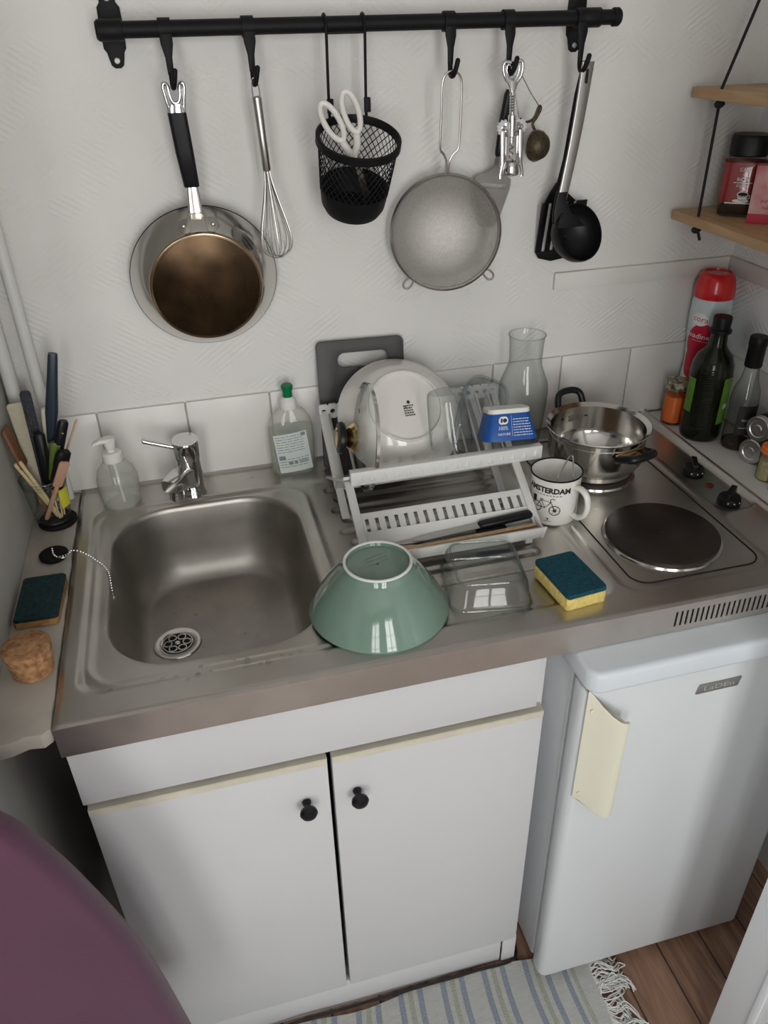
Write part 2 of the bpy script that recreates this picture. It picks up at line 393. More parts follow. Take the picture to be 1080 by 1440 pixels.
def struct(name,g,m,parent=None,bev=0,label=None):
    o=obj(name,g,m,parent,bev)
    if not parent: o['kind']='structure'; o['label']=label or name.replace('_',' '); o['category']=name.split('_')[0]
    return o
def copy_tree(o,loc,rot,label,group=None):
    c=o.copy(); COL.objects.link(c); c.location=loc; c.rotation_euler=rot; c['label']=label
    if group: c['group']=group
    for ch in list(o.children):
        d=ch.copy(); COL.objects.link(d); d.parent=c
        for g in list(ch.children):
            e=g.copy(); COL.objects.link(e); e.parent=d
    return c
# ================================================================== SETTING
XR=1.304; XL=-.077; H=.90
struct('wall_back', box(-1.8,XR+.1,0,.12,0,2.5), 'wall')
struct('wall_right', box(XR,XR+.1,-3.0,0,0,2.5), 'wall_r_lit')
struct('wall_left', box(XL-.12,XL,-.66,0,0,2.5), 'leftwall_shade')
struct('wall_return', box(-1.8,XL-.12,-.66,-.54,0,2.5), 'room_dim')
struct('wall_far_left', box(-1.9,-1.8,-3.0,-.54,0,2.5), 'room_dim')
struct('floor', box(-1.9,XR+.1,-3.1,.1,-.05,0), 'floor')
struct('ceiling', box(-1.9,XR+.1,-3.1,.1,2.5,2.6), 'ceil')
WZ0,WZ1=.55,2.30
wins=((-.86,-.16),(.24,.94))
struct('wall_front', merge(box(-1.9,-.86,-3.1,-3.0,0,2.5),box(-.16,.24,-3.1,-3.0,0,2.5),box(.94,XR+.1,-3.1,-3.0,0,2.5),*[box(p,q,-3.1,-3.0,0,WZ0) for p,q in wins],*[box(p,q,-3.1,-3.0,WZ1,2.5) for p,q in wins]), 'room_dim')
for n_,(p,q) in enumerate(wins):
    m_=(p+q)/2
    w=struct('window_%d'%(n_+1), merge(box(p,p+.05,-3.07,-3.01,WZ0,WZ1),box(q-.05,q,-3.07,-3.01,WZ0,WZ1),box(p+.05,q-.05,-3.07,-3.01,WZ0,WZ0+.05),
       box(p+.05,q-.05,-3.07,-3.01,WZ1-.05,WZ1),box(m_-.02,m_+.02,-3.07,-3.01,WZ0+.05,WZ1-.05),*[box(p+.05,q-.05,-3.06,-3.02,z-.012,z+.012) for z in(1.1,1.7)]),'door')
    struct('glass_pane', box(p+.05,q-.05,-3.045,-3.041,WZ0+.05,WZ1-.05),'winglass',w)
# tile band at the foot of the back wall and round the corner
gl=[XL,.058,.2115,.3645,.517,.6695,.805,.952,1.105,1.258,XR]
zt0,zt1=.905,1.052
struct('trim_1', merge(box(XL,XR,-.003,0,zt0-.004,zt1-.003)),'grout', label='grout bed of the splashback')
tb=[box(a+.0015,b-.0015,-.007,-.0005,zt0,zt1) for a,b in zip(gl,gl[1:])]
struct('trim_2', merge(*tb),'tile',bev=.0012,label='row of white square splashback tiles')
tr=[box(XR-.006,XR-.0005,b+.0015,a-.0015,zt0,1.038) for a,b in zip([-.007,-.15,-.303,-.456,-.609],[-.15,-.303,-.456,-.609,-.762])]
struct('trim_3', merge(*tr),'tile',bev=.0012,label='white tiles along the right wall')
struct('trim_4', box(.920,XR-.009,-.008,0,1.188,1.220),'paint',bev=.001,label='thin white wooden batten on the back wall')
struct('trim_5', box(XR-.008,XR,-1.2,-.001,1.188,1.220),'paint',bev=.001,label='thin white wooden batten on the right wall')
# painted ledges either side of the worktop
random.seed(3)
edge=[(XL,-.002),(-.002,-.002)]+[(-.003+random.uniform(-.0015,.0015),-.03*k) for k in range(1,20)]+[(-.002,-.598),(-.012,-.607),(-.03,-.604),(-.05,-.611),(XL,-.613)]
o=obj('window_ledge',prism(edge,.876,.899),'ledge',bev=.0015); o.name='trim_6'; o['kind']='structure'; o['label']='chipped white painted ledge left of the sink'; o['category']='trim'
struct('trim_7', box(1.166,XR,-.62,-.0075,.87,.902),'paint',bev=.002,label='white painted ledge right of the hob')
# pipes in the left corner
def pipe(x,y,r,z0,z1,label,br):
    t=thing('wall_pipe',label,'pipe',(x,y,z0))
    obj('tube',cyl((0,0,0),(0,0,z1-z0),r,n=20),'pipe',t)
    for h in br: obj('pipe_clip',lathe([(r+.0005,h),(r+.003,h),(r+.003,h+.012),(r+.0005,h+.012)],20,loop=True),'pipe',t)
pipe(-.021,-.0185,.0095,.899,2.48,'white painted water pipe running up the left corner of the wall',[.9])
pipe(-.062,-.019,.0115,.899,2.48,'white painted pipe against the left wall, further left of the two pipes',[.95])
# open door at the lower right
dt=thing('door_1','edge of an open glossy white panelled door at the lower right','door',(.970,-.818,0),(0,0,math.atan2(-.98,.20)))
dt['kind']='structure'
obj('door_leaf',box(0,.50,-.016,.016,.006,2.02),'door',dt,bev=.002)
for z0,z1 in((.10,.90),(1.0,1.92)):
    for s in(-1,1):
        ya,yb=(.016,.021) if s>0 else (-.021,-.016)
        obj('door_moulding',merge(box(.055,.068,ya,yb,z0,z1),box(.43,.443,ya,yb,z0,z1),box(.068,.43,ya,yb,z0,z0+.013),box(.068,.43,ya,yb,z1-.013,z1)),'door',dt,bev=.002)
struct('trim_8',box(1.052,1.092,-1.352,-1.312,0,2.5),'door',label='slim white door post')
# ================================================================== WORKTOP
def sd_rr(x,y,x0,x1,y0,y1,r):
    cx,cy=(x0+x1)/2,(y0+y1)/2; qx=abs(x-cx)-((x1-x0)/2-r); qy=abs(y-cy)-((y1-y0)/2-r)
    return math.hypot(max(qx,0),max(qy,0))+min(max(qx,qy),0)-r
def ss(a,b,x):
    t=max(0,min(1,(x-a)/(b-a))); return t*t*(3-2*t)
BX=(.055,.380,-.519,-.100); BR=.105
def hgt(x,y):
    z=0.0
    d=sd_rr(x,y,.022,.800,-.556,-.083,.035); z-=.0045*ss(0,-.013,d)
    d2=sd_rr(x,y,.036,.397,-.541,-.090,.05); z+=.0022*math.exp(-(d2/.006)**2)
    for k in range(10):
        yy=-.125-.036*k; L0=.435+.012*(k%2); d=sd_rr(x,y,L0,.765-.006*(k%2)-.004*k,yy-.0085,yy+.0085,.0084)
        z-=.0040*ss(.001,-.0035,d)
    d=sd_rr(x,y,1.078,1.152,-.402,-.03,.02); z-=.0035*ss(.001,-.007,d)
    d=sd_rr(x,y,.813,1.066,-.556,-.06,.03); z-=.0012*ss(.004,-.003,d)
    z+=.007*ss(-.010,-.004,y)+.006*ss(1.152,1.160,x)
    e=min(y+.6,x); z-=.003*(1-ss(0,.006,e))
    return z
W=1.164; nx,ny=388,200
vid={};V=[];Fc=[]
def g2(i,j):
    if (i,j) in vid: return vid[(i,j)]
    x=W*i/nx; y=-.6+.6*j/ny
    s=sd_rr(x,y,*BX,BR)
    if 0<s<.0050:
        e=1e-4; gx=(sd_rr(x+e,y,*BX,BR)-s)/e; gy=(sd_rr(x,y+e,*BX,BR)-s)/e
        near=min(sd_rr(x+a*W/nx,y+b*.6/ny,*BX,BR) for a in(-1,0,1) for b in(-1,0,1))
        if near<=0: x-=gx*s; y-=gy*s
    V.append((x,y,hgt(x,y))); vid[(i,j)]=len(V)-1; return vid[(i,j)]
for i in range(nx):
    for j in range(ny):
        cs=[(i,j),(i+1,j),(i+1,j+1),(i,j+1)]
        if all(sd_rr(W*a/nx,-.6+.6*b/ny,*BX,BR)>0 for a,b in cs): Fc.append(tuple(g2(*c) for c in cs))
wt=thing('sink_worktop','stainless steel kitchenette worktop with sink bowl, draining ridges and two electric hotplates','worktop',(0,0,H))
obj('top_sheet',(V,Fc),'steel',wt,ang=50)
rings=[]
for d,dz in((-.002,-.0044),(.0015,-.0048),(.004,-.0075),(.0055,-.014),(.009,-.05),(.014,-.09),(.020,-.118),(.029,-.136),(.038,-.146),(.046,-.149),(.08,-.1492)):
    x0,x1,y0,y1=BX; rr=rrect(x0+d,x1-d,y0+d,y1-d,max(BR-d*.6,.03),14)
    rings.append([(x,y,dz) for x,y in rr])
obj('sink_bowl',loft(rings,cap0=False,cap1=True),'steel_basin',wt,ang=60)
DX,DY=.140,-.305
dr=obj('drain',merge(lathe([(.040,.0005),(.0385,.0022),(.030,.0022),(.026,.0005)],40,loop=True)),'polished',wt,loc=(DX,DY,-.149))
obj('drain_well',lathe([(.026,.0006),(.0255,.0008)],32),'darkplate',dr)
gr=[ring((0,0,.0015),.0245,.0012,32,6)]
for k in range(6): gr.append(ring((.0155*cos(k*pi/3),.0155*sin(k*pi/3),.0015),.0065,.0013,16,6))
gr.append(lathe([(.0035,.0006),(.005,.002),(.003,.0035)],16))
obj('drain_grid',merge(*gr),'polished',dr)
# front apron with the vent slots, side edge
sl=[]; z0,z1=-.052,-.003
xs=.868; cols=[(0.0,.868,False)]
while xs<1.09:
    cols.append((xs,xs+.0034,True)); cols.append((xs+.0034,xs+.0088,False)); xs+=.0088
cols.append((xs,W,False))
for a,b,slot in cols:
    if slot: sl.append(box(a,b,-.601,-.5985,-.015,z1)); sl.append(box(a,b,-.601,-.5985,z0,-.042))
    else: sl.append(box(a,b,-.601,-.5985,z0,z1))
sl.append(box(0,W,-.5985,-.588,z0,z0+.0015)); sl.append(box(0,.0015,-.5985,-.01,z0,-.003))
obj('front_apron',merge(*sl),'apron',wt,ang=30)
obj('vent_recess',box(.86,1.10,-.596,-.590,-.050,-.006),'darkplate',wt)
# hotplates
for nm,(hx,hy,hr) in(('front',(.940,-.437,.092)),('rear',(.935,-.205,.0735))):
    hp=obj('hotplate',lathe([(hr-.006,-.001),(hr-.001,.003),(hr-.001,.0085),(hr-.004,.0105),(.022,.0105),(.020,.0098),(.004,.0098),(.003,.0108)],72),'iron',wt,loc=(hx,hy,0))
    obj('hotplate_rim',lathe([(hr-.002,-.002),(hr+.0045,-.001),(hr+.003,.0022),(hr-.0015,.0035)],72,loop=True),'polished',hp)
sm=rrect(.834,1.056,-.543,-.068,.028,8)
obj('hob_seam',tube([(x,y,hgt(x,y)+.0002) for x,y in sm],.0013,6,True),'darkplate',wt)
# raised line round the control strip, knobs, lens
def knob(x,y,a):
    k=obj('knob',merge(lathe([(.0195,0),(.0205,.003),(.0185,.012),(.0155,.014)],32),xf(box(-.005,.005,-.0195,.0195,.010,.026),RZ(a))),'blackp',wt,bev=.0015,loc=(x,y,-.003))
    obj('knob_dot',merge(*[ball((.0192*cos(t),.0192*sin(t),.007),.0015,n=8,m=6) for t in(-2.3,-1.75,-1.2)]),'white',k)
knob(1.113,-.262,-.5); knob(1.113,-.372,-.9)
obj('indicator_lens',lathe([(.0075,0),(.0075,.002),(.005,.0035)],24),'led',wt,loc=(1.115,-.312,-.0035))
# water drops standing on the steel (beads nobody would count)
random.seed(11); dg=[]
for k in range(90):
    x=random.uniform(.03,.80); y=random.choice([random.uniform(-.56,-.525),random.uniform(-.09,-.02),random.uniform(-.5,-.1)])
    s=sd_rr(x,y,*BX,BR)
    if s<.01: continue
    r=random.uniform(.0016,.0045); dg.append(ball((x,y,hgt(x,y)),r,r*random.uniform(.6,1.6),r*.35,10,6))
for k in range(40):
    x=random.uniform(.12,.31); y=random.uniform(-.45,-.17); r=random.uniform(.0014,.0032); dg.append(ball((x,y,-.149),r,r,r*.4,8,6))
o=obj('water_drops',merge(*dg),'glass'); o.location=(0,0,H); tag(o,'scattered water droplets on the wet steel around the sink','water drops',kind='stuff')

# ================================================================== CABINET
cb=thing('sink_cabinet','white two-door base cabinet with black knobs under the sink','cabinet',(0,0,0))
CW=.684
obj('body',merge(box(0,.016,-.568,-.02,0,.84),box(CW-.016,CW,-.568,-.02,0,.84),box(.016,CW-.016,-.56,-.02,.07,.086),box(.016,CW-.016,-.03,-.02,.086,.84)),'cab',cb,bev=.0008)
obj('inside_back',box(.017,CW-.017,-.045,-.031,.087,.70),'cabin',cb)
obj('front_panel',box(.0,CW-.017,-.584,-.5685,.732,.842),'cab',cb,bev=.001)
obj('plinth',box(.0,CW-.03,-.576,-.560,.0,.086),'cab',cb,bev=.001)
obj('side_stile',box(CW-.028,CW,-.580,-.5765,.0,.086),'cab',cb,bev=.0006)
for x0,x1,kx,zb in((.004,.3375,.301,.090),(.3445,.679,.379,.090)):
    d=obj('door',box(x0,x1,-.587,-.5695,zb,.722),'cab',cb,bev=.0012)
    obj('edge_strip',box(x0,x1,-.5875,-.5690,.7221,.7232),'edgeband',d)
    obj('edge_strip',box(x0+.0005,x1-.0005,-.5883,-.5872,.711,.7222),'edgeband',d)
    obj('knob',xf(lathe([(.007,0),(.0065,.003),(.0048,.008),(.006,.012),(.0125,.017),(.0135,.022),(.0105,.0265),(.004,.0285)],28),T(kx,-.5885,.640)@RX(pi/2)),'bake',d)
# ================================================================== FRIDGE
fx0,fx1=.712,1.160
fr=thing('under_counter_fridge','white under-counter fridge with a yellowed handle below the hotplates','fridge',(0,0,0))
obj('body',box(fx0+.004,fx1-.004,-.592,-.05,.018,.80),'fridge',fr,bev=.006)
obj('top_cover',prism(rrect(fx0-.002,fx1+.002,-.655,-.05,.022,5),.806,.846),'fridgetop',fr,bev=.009,seg=4)
d=obj('door',prism(rrect(fx0,fx1,-.640,-.595,.016,5),.022,.801),'fridge',fr,bev=.004,seg=3)
# curved grip: section swept down
sh=[(.004,-.641),(.014,-.646),(.025,-.655),(.036,-.664),(.046,-.6705),(.055,-.673),(.0615,-.6715),(.0645,-.667)]
inn=[(.062,-.664),(.055,-.6685),(.046,-.6655),(.036,-.659),(.025,-.650),(.014,-.6415),(.008,-.6405)]
def hring(t):
    out=[]
    for x,y in sh+inn:
        u=min(1,(x-.004)/.058)
        zb=.571-.030*ss(0,1,min(1,u*1.35)); zt=.808-.052*sin(min(1,u*1.15)*pi/2)**1.2
        if x>.0605: zb+=.004; zt-=.004
        out.append((fx0+x,y,zb+(zt-zb)*t))
    return out
obj('handle',loft([hring(k/12) for k in range(13)]),'cream',d,bev=.0012,seg=3)
for z in(.768,.585): obj('handle_screw',xf(lathe([(.003,0),(.003,.0008)],12),T(fx0+.0125,-.6462,z)@RX(pi/2)),'cream',d)
bd=obj('badge',prism_y([(.902,.748),(.975,.748),(.979,.766),(.906,.766)],-.6425,-.6403),'badge',d,bev=.0006)
tx=text2d('LaDEn',.0165); obj('badge_lettering',([(.9405+x*1.25,-.6428,.7572+y*.78) for x,y,z in tx[0]],tx[1]),'badgel',bd)
obj('hinge',box(fx0+.004,fx0+.030,-.640,-.60,.8012,.8058),'satin',fr)
for x in(fx0+.03,fx1-.03):
    for y in(-.57,-.1): obj('foot',cyl((x,y,0),(x,y,.02),.013),'blackp',fr)
# ================================================================== RUG + CABLE
rg=thing('striped_rug','white cotton rag rug with grey-blue and sage stripes on the floorboards','rug',(0,0,0))
RX0,RX1,RY0,RY1=-.60,.822,-1.45,-.592
def rug_sheet(x0,x1,z,nx_=60,ny_=24):
    V=[];F=[]
    for j in range(ny_+1):
        for i in range(nx_+1):
            x=x0+(x1-x0)*i/nx_; y=RY0+(RY1-RY0)*j/ny_
            dx=.006*sin(y*9)+.004*sin(y*23+1); dy=.004*sin(x*14)+.003*sin(x*31) if j==ny_ else 0
            V.append((x+dx,y+dy,z+.0015*sin(x*21+y*8)+.0012*sin(y*33)))
    for j in range(ny_):
        for i in range(nx_): F.append((j*(nx_+1)+i,j*(nx_+1)+i+1,(j+1)*(nx_+1)+i+1,(j+1)*(nx_+1)+i))
    return V,F
def solid(g,t):
    n=len(g[0]); V=g[0]+[(x,y,z-t) for x,y,z in g[0]]
    from collections import Counter
    c=Counter(); 
    for f in g[1]:
        for a,b in zip(f,f[1:]+f[:1]): c[(a,b)]+=1
    F=list(g[1])+[tuple(i+n for i in reversed(f)) for f in g[1]]
    for (a,b) in list(c):
        if (b,a) not in c: F.append((b,a,a+n,b+n))
    return V,F
obj('cotton_weave',solid(rug_sheet(RX0,RX1,.0090,120,30),.005),'rugw',rg,ang=60)
g=.0; bl=[];sg=[]
cx=.715
while cx>RX0+.03:
    for dx,w_,tgt in((-.0195,.0110,bl),(0,.0095,sg),(.0195,.0110,bl)):
        tgt.append(rug_sheet(cx+dx-w_/2,cx+dx+w_/2,.0094,2,30))
    cx-=.0865
for dx,w_,tgt in((.770-.715,.010,bl),(.787-.715,.008,sg)): tgt.append(rug_sheet(.715+dx-w_/2,.715+dx+w_/2,.0094,2,30))
obj('stripe',merge(*bl),'ruglb',rg,ang=60); obj('stripe',merge(*sg),'ruglg',rg,ang=60)
random.seed(5); fg=[]
y=RY1-.006
while y>RY0:
    L_=random.uniform(.035,.075); a=random.uniform(-.9,.5); x=RX1-.004+.006*sin(y*9); y0=y; curl=random.uniform(-.018,.018)
    for s in range(3):
        c=random.uniform(-.010,.010); p=[(x,y0+s*.0018,.007),(x+L_*.3,y0+a*.012+curl*.8+c,.007+random.uniform(0,.010)),(x+L_*.65,y0+a*.025-curl*.3+c,.006+random.uniform(0,.008)),(x+L_*.9,y0+a*.05+curl+c*1.5,.005),(x+L_*random.uniform(.8,1.1),y0+a*.06+curl*1.6+random.uniform(-.008,.008),.004)]
        fg.append(tube(smooth_path(p,4),.0012,5))
    y-=random.uniform(.004,.0075)
o=obj('fringe',merge(*fg),'fringe',rg); o['kind']='stuff'
pth=smooth_path([(-.2,-.594,.006),(.10,-.5885,.006),(.2,-.590,.013),(.256,-.589,.016),(.33,-.588,.012),(.45,-.5875,.011),(.6,-.588,.011),(.68,-.586,.007),(.697,-.55,.006)],6)
o=obj('cable',tube(pth,.003,8),'cable'); tag(o,'thin black cable along the foot of the white cabinet behind the rug','cable')
# ================================================================== CHAIR
ch=thing('purple_chair','purple padded chair whose rounded backrest fills the lower left corner','chair',(-.215,-.98,.0105))
def bk(t,d):   # outline of the backrest in x,z
    pass
prof=[(.322,.34),(.312,.445),(.286,.651),(.248,.798),(.216,.887),(.185,.940),(.12,1.005),(0,1.035),(-.12,1.005),(-.185,.940),(-.216,.887),(-.248,.798),(-.286,.651),(-.312,.445),(-.322,.34)]
pp=[(p[0],p[2]) for p in smooth_path([(x,0,z) for x,z in prof],5)]
def shell(o1):
    cx=0;cz=.66; return [(x*(1-o1),z-(z-cz)*o1) for x,z in pp]
rings=[]
for s,yy in((.0,.232),(.012,.240),(.0,.252)): pass
for s,yy in((.07,.202),(.03,.204),(.008,.212),(0,.225),(.006,.240),(.03,.248),(.07,.251)):
    q_=shell(s); rings.append([(x,yy-.25*(x*x),z) for x,z in q_])
obj('backrest',loft(rings),'purple',ch,ang=60)
sp=rrect(-.24,.24,-.25,.20,.08,6)
obj('seat',loft([[(x*(1-s),y*(1-s),z) for x,y in sp] for s,z in((.05,.40),(.0,.415),(0,.45),(.03,.465),(.1,.472))]),'purple',ch,ang=60)
for sx in(-1,1):
    for sy in(-1,1): obj('leg',cyl((sx*.19,-.02+sy*.19,.40),(sx*.21,-.02+sy*.22,0),.014,.010),'blackp',ch)
# ================================================================== HANGING RAIL
RYL=-.050; RZ_=1.626
rl=thing('utensil_rail','black steel utensil rail with two scalloped brackets across the wall','rail',(.5725,0,RZ_))
obj('rod',xf(lathe([(.0105,-.385),(.0105,.385)],28),T(0,RYL,0)@Matrix.Rotation(pi/2,4,'Y')),'black',rl)
for s in(-1,1):
    obj('end_cap',xf(lathe([(.0115,0),(.0130,.002),(.0130,.010),(.0105,.013)],28),T(s*.381,RYL,0)@Matrix.Rotation(s*pi/2,4,'Y')),'black',rl)
for bx in(-.374,.344):
    hw=[(.0105,.050),(.0115,.042),(.011,.033),(.0155,.027),(.0165,.0),(.0155,-.023),(.012,-.028),(.0105,-.036),(.0085,-.044),(.004,-.0475)]
    poly=[(bx+w_,z) for w_,z in hw]+[(bx-w_,z) for w_,z in reversed(hw)]
    b=obj('bracket',merge(prism_y(poly,-.003,0),box(bx-.013,bx+.013,RYL+.008,-.003,-.006,.006),xf(lathe([(.0107,-.0155),(.0135,-.0155),(.0135,.0155),(.0107,.0155)],28,loop=True),T(bx,RYL,0)@Matrix.Rotation(pi/2,4,'Y'))),'black',rl,bev=.0007)
    for z in(-.038,.038): obj('screw',xf(lathe([(.0042,0),(.0038,.0015),(.001,.002)],16),T(bx,-.003,z)@RX(pi/2)),'badge',b)
def hook_geo():
    strap=merge(xf(lathe([(.0107,-.0085),(.0135,-.0085),(.0135,.0085),(.0107,.0085)],24,loop=True),Matrix.Rotation(pi/2,4,'Y')))
    nk=loft([[(x,y,z) for x,y in rrect(-w_,w_,-.013+o-.0022,-.013+o+.0022,.002,2)] for w_,o,z in((.0085,.002,-.006),(.0085,0,-.018),(.0065,-.0005,-.027),(.0050,-.0005,-.034),(.0042,0,-.055))])
    pts=smooth_path([(0,-.013,-.052),(0,-.0135,-.062),(0,-.018,-.070),(.001,-.026,-.069),(.003,-.031,-.060),(.005,-.033,-.050)],5)
    return merge(strap,nk,tube(pts,.0038,10),ball((.005,-.033,-.050),.0038,n=10,m=8))
hg=hook_geo()
HK={}
for k,(x,lab) in enumerate(((.270,'black clip hook on the rail carrying the frying pan'),(.3845,'black clip hook on the rail carrying the whisk'),(.684,'black clip hook on the rail carrying the round strainer'),(.779,'black clip hook on the rail carrying the corkscrew and tea infuser'),(.899,'black clip hook at the right end of the rail carrying the ladle'))):
    if k==0: h0=obj('rail_hook',hg,'black',ang=40); h=h0
    else: h=h0.copy(); COL.objects.link(h)
    h.location=(x,RYL,RZ_); tag(h,lab,'hook','hooks on the utensil rail')
HY=RYL-.022; HZ=RZ_-.066        # where things hang
# frying pan (seen from below)
pn=thing('frying_pan','stainless frying pan hung upside down showing its scorched brown base','frying pan',(.270,HY,HZ),(R(3),0,R(0)))
# local: pan body centre below
pcx,pcz=.008,-.288
def disc_prof(pr): return pr
bodyM=T(pcx,.036,pcz)@RX(pi/2+R(6))     # lathe axis z -> -y (towards the room)
wallp=[(.1165,0),(.1180,.0012),(.1170,.0028),(.111,.012),(.104,.022),(.0965,.031),(.091,.036)]
inner=[(.090,.0345),(.0955,.0295),(.103,.0205),(.110,.0105),(.1145,.002)]
obj('pan_body',xf(lathe(wallp+inner,72,cap0=False,cap1=False,loop=True),bodyM),'polished',pn,ang=60)
obj('pan_base',xf(lathe([(.0912,.0340),(.0908,.0372),(.089,.0395),(.0865,.0400)],72),bodyM),'burnt2',pn)
obj('scorched_disc',xf(lathe([(.0855,.0398),(.0840,.0406),(.003,.0410)],72),bodyM),'burnt',pn)
def seg(p0,p1,w0,w1,th): # flat bar between two points in xz at depth y
    return loft([[(x+p[0],y+p[1],p[2]) for x,y in rrect(-w/2,w/2,-th/2,th/2,th*.45,3)] for p,w in((p0,w0),(p1,w1))])
# handle: loop top, black grip, neck, two riveted ears
hb=[(.0,.000,-.012),(.001,.002,-.040),(.004,.006,-.1405),(.0065,.014,-.152)]
obj('grip',loft([[(x+p[0],y+p[1],p[2]) for x,y in rrect(-w/2,w/2,-t_/2,t_/2,t_*.42,5)] for p,w,t_ in(((-.0005,.0,-.036),.0255,.012),((.0,.001,-.038),.0268,.0135),((.003,.004,-.09),.0265,.0145),((.0065,.009,-.137),.0235,.014),((.0066,.0093,-.139),.0225,.0125))]),'bake',pn,ang=40)
lp=[(-.0095,.001,-.036),(-.012,.0,-.022),(-.0145,-.001,-.004),(-.0125,-.001,.001),(-.008,0,-.002),(-.0065,0,-.014),(-.004,.0,-.022),(0,0,-.0245),(.005,0,-.022),(.0075,0,-.014),(.009,0,-.002),(.013,-.001,.001),(.0148,-.001,-.004),(.012,0,-.022),(.0105,.001,-.036)]
obj('hanging_loop',merge(tube(smooth_path(lp,4),.0028,8,flat2=1.0),loft([[(x,y,z) for x,y in rrect(-w,w,-.004,.005,.003,3)] for w,z in((.0115,-.037),(.0105,-.029),(.0085,-.0255))])),'chrome',pn,ang=50)
nk=merge(loft([[(.0072+x,.009+y+o,z) for x,y in rrect(-w,w,-.0045,.0045,.003,3)] for w,z,o in((.0085,-.138,0),(.0100,-.160,-.001),(.0110,-.176,-.002))]))
obj('neck',nk,'polished',pn,ang=50)
obj('dark_rim',xf(ring((0,0,-.0002),.1178,.0013,72,6),bodyM),'black',pn)
for s in(-1,1):
    # plate riveted on the sloping wall (lathe frame: x, up, outward)
    def surf(yl): return .0135+(.111-yl)*1.15
    o2=[(s*.0085,.116),(s*.0115,.104),(s*.0125,.092),(s*.024,.0895),(s*.033,.095),(s*.029,.1045),(s*.0155,.107),(s*.0125,.117)]
    pl=loft([[(x,y,(surf(math.hypot(x,y))+k_)) for x,y in o2] for k_ in(.0004,.0024)])
    e=obj('rivet_plate',xf(pl,bodyM),'satin',pn,bev=.0003)
    obj('rivet',xf(ball((s*.0225,.0975,surf(.100)+.0024),.0038,.0038,.002,12,8),bodyM),'satin',e)
# whisk
wk=thing('balloon_whisk','small stainless steel balloon whisk hanging beside the frying pan','whisk',(.3845,HY-.003,HZ-.003),(R(2),R(-3),0))
obj('handle_loop',tube(smooth_path([(-.005,0,-.018),(-.005,0,-.006),(-.003,0,.004),(0,0,.0065),(.003,0,.004),(.005,0,-.006),(.005,0,-.018)],4),.0012,8),'chrome',wk)
obj('handle',lathe([(.0052,-.118),(.0062,-.116),(.0062,-.070),(.0070,-.022),(.0070,-.018),(.004,-.0165)],24),'satin',wk)
ws=[]
for k in range(8):
    a=pi*k/8; ca,sa=cos(a),sin(a); pr=[(.004,-.117),(.006,-.135),(.013,-.165),(.021,-.195),(.0255,-.218),(.022,-.236),(.010,-.2455),(0,-.2475)]
    pts=[(r*ca,r*sa*.9,z+(k-4)*.0005) for r,z in pr]+[(-r*ca,-r*sa*.9,z+(k-4)*.0005) for r,z in reversed(pr[:-1])]
    ws.append(tube(smooth_path(pts,4),.00055,5))
obj('wires',merge(*ws),'satin',wk)
# mesh cup on two wire hangers, scissors
cp=thing('mesh_cutlery_cup','black wire mesh cup hanging from two wire hooks on the rail','wire cup',(.525,-.118,1.484),(R(23),R(2),0))
rt,rb_,ch_=.0605,.0500,.118
def cr(z): return rt+(rb_-rt)*(-z/ch_)
wr=[]
NW=34
for s in(-1,1):
    for k in range(NW):
        a0=2*pi*k/NW; pts=[]
        for t in range(9):
            z=-.006-(ch_*.66)*t/8; a=a0+s*1.05*t/8; pts.append((cr(z)*cos(a),cr(z)*sin(a),z))
        wr.append(tube(pts,.00075,4))
obj('mesh_wall',merge(*wr),'black',cp)
obj('rim',merge(lathe([(rt-.0025,-.001),(rt-.0025,-.0095),(rt+.0035,-.0095),(rt+.0035,.001),(rt,.0025)],48,loop=True)),'black',cp,ang=50)
obj('bottom_cup',lathe([(cr(-.078),-.078),(rb_+.002,-.092),(rb_,-.106),(rb_-.006,-.117),(.002,-.119),(.002,-.117),(rb_-.007,-.115),(rb_-.002,-.105),(cr(-.078)-.0012,-.078)],48,False,False,True),'black',cp)
MI=(T(.525,-.118,1.484)@Euler((R(23),R(2),0)).to_matrix().to_4x4()).inverted()
for x in(-.030,.027):
    X=.525+x; p=[(X,RYL+.010,RZ_-.006),(X,RYL+.012,RZ_+.006),(X,RYL,RZ_+.0128),(X,RYL-.0125,RZ_+.006),(X,RYL-.0138,RZ_-.01),(X-.001,RYL-.015,RZ_-.05),(X-.002,RYL-.016,RZ_-.10),(X-.001,-.062,1.508),(X,-.064,1.4985)]
    obj('hanger',tube([tuple(MI@Vector(q)) for q in smooth_path(p,4)],.0022,8),'black',cp)
    obj('clip',xf(box(X-.0045,X+.0045,-.0705,-.0615,1.512,1.532),MI),'black',cp,bev=.001)
obj('cross_wire',tube([tuple(MI@Vector(q)) for q in((.497,RYL-.0125,RZ_-.0105),(.550,RYL-.0125,RZ_-.0105))],.0018,8),'black',cp)
sc=thing('scissors','pair of scissors with white loop handles standing in the mesh cup','scissors',(.525,-.118,1.484),(R(23),R(2),0))
def handle_loop(cx,cz,a,rx,rz,y):
    pts=[(cx+rx*cos(t)*cos(a)-rz*sin(t)*sin(a),y,cz+rx*cos(t)*sin(a)+rz*sin(t)*cos(a)) for t in[2*pi*k/28 for k in range(28)]]
    return tube(pts,.0042,8,True,flat=1.0)
obj('handle',merge(handle_loop(-.046,.034,R(32),.0105,.031,-.020),tube(smooth_path([(-.030,-.020,.006),(-.018,-.018,-.012),(-.010,-.012,-.024)],4),[.0055]*9,8)),'whitesc',sc,ang=50)
obj('handle',merge(handle_loop(-.017,.043,R(22),.0105,.031,-.010),tube(smooth_path([(-.007,-.010,.012),(-.004,-.010,-.006),(-.008,-.012,-.024)],4),[.0055]*9,8)),'whitesc',sc,ang=50)
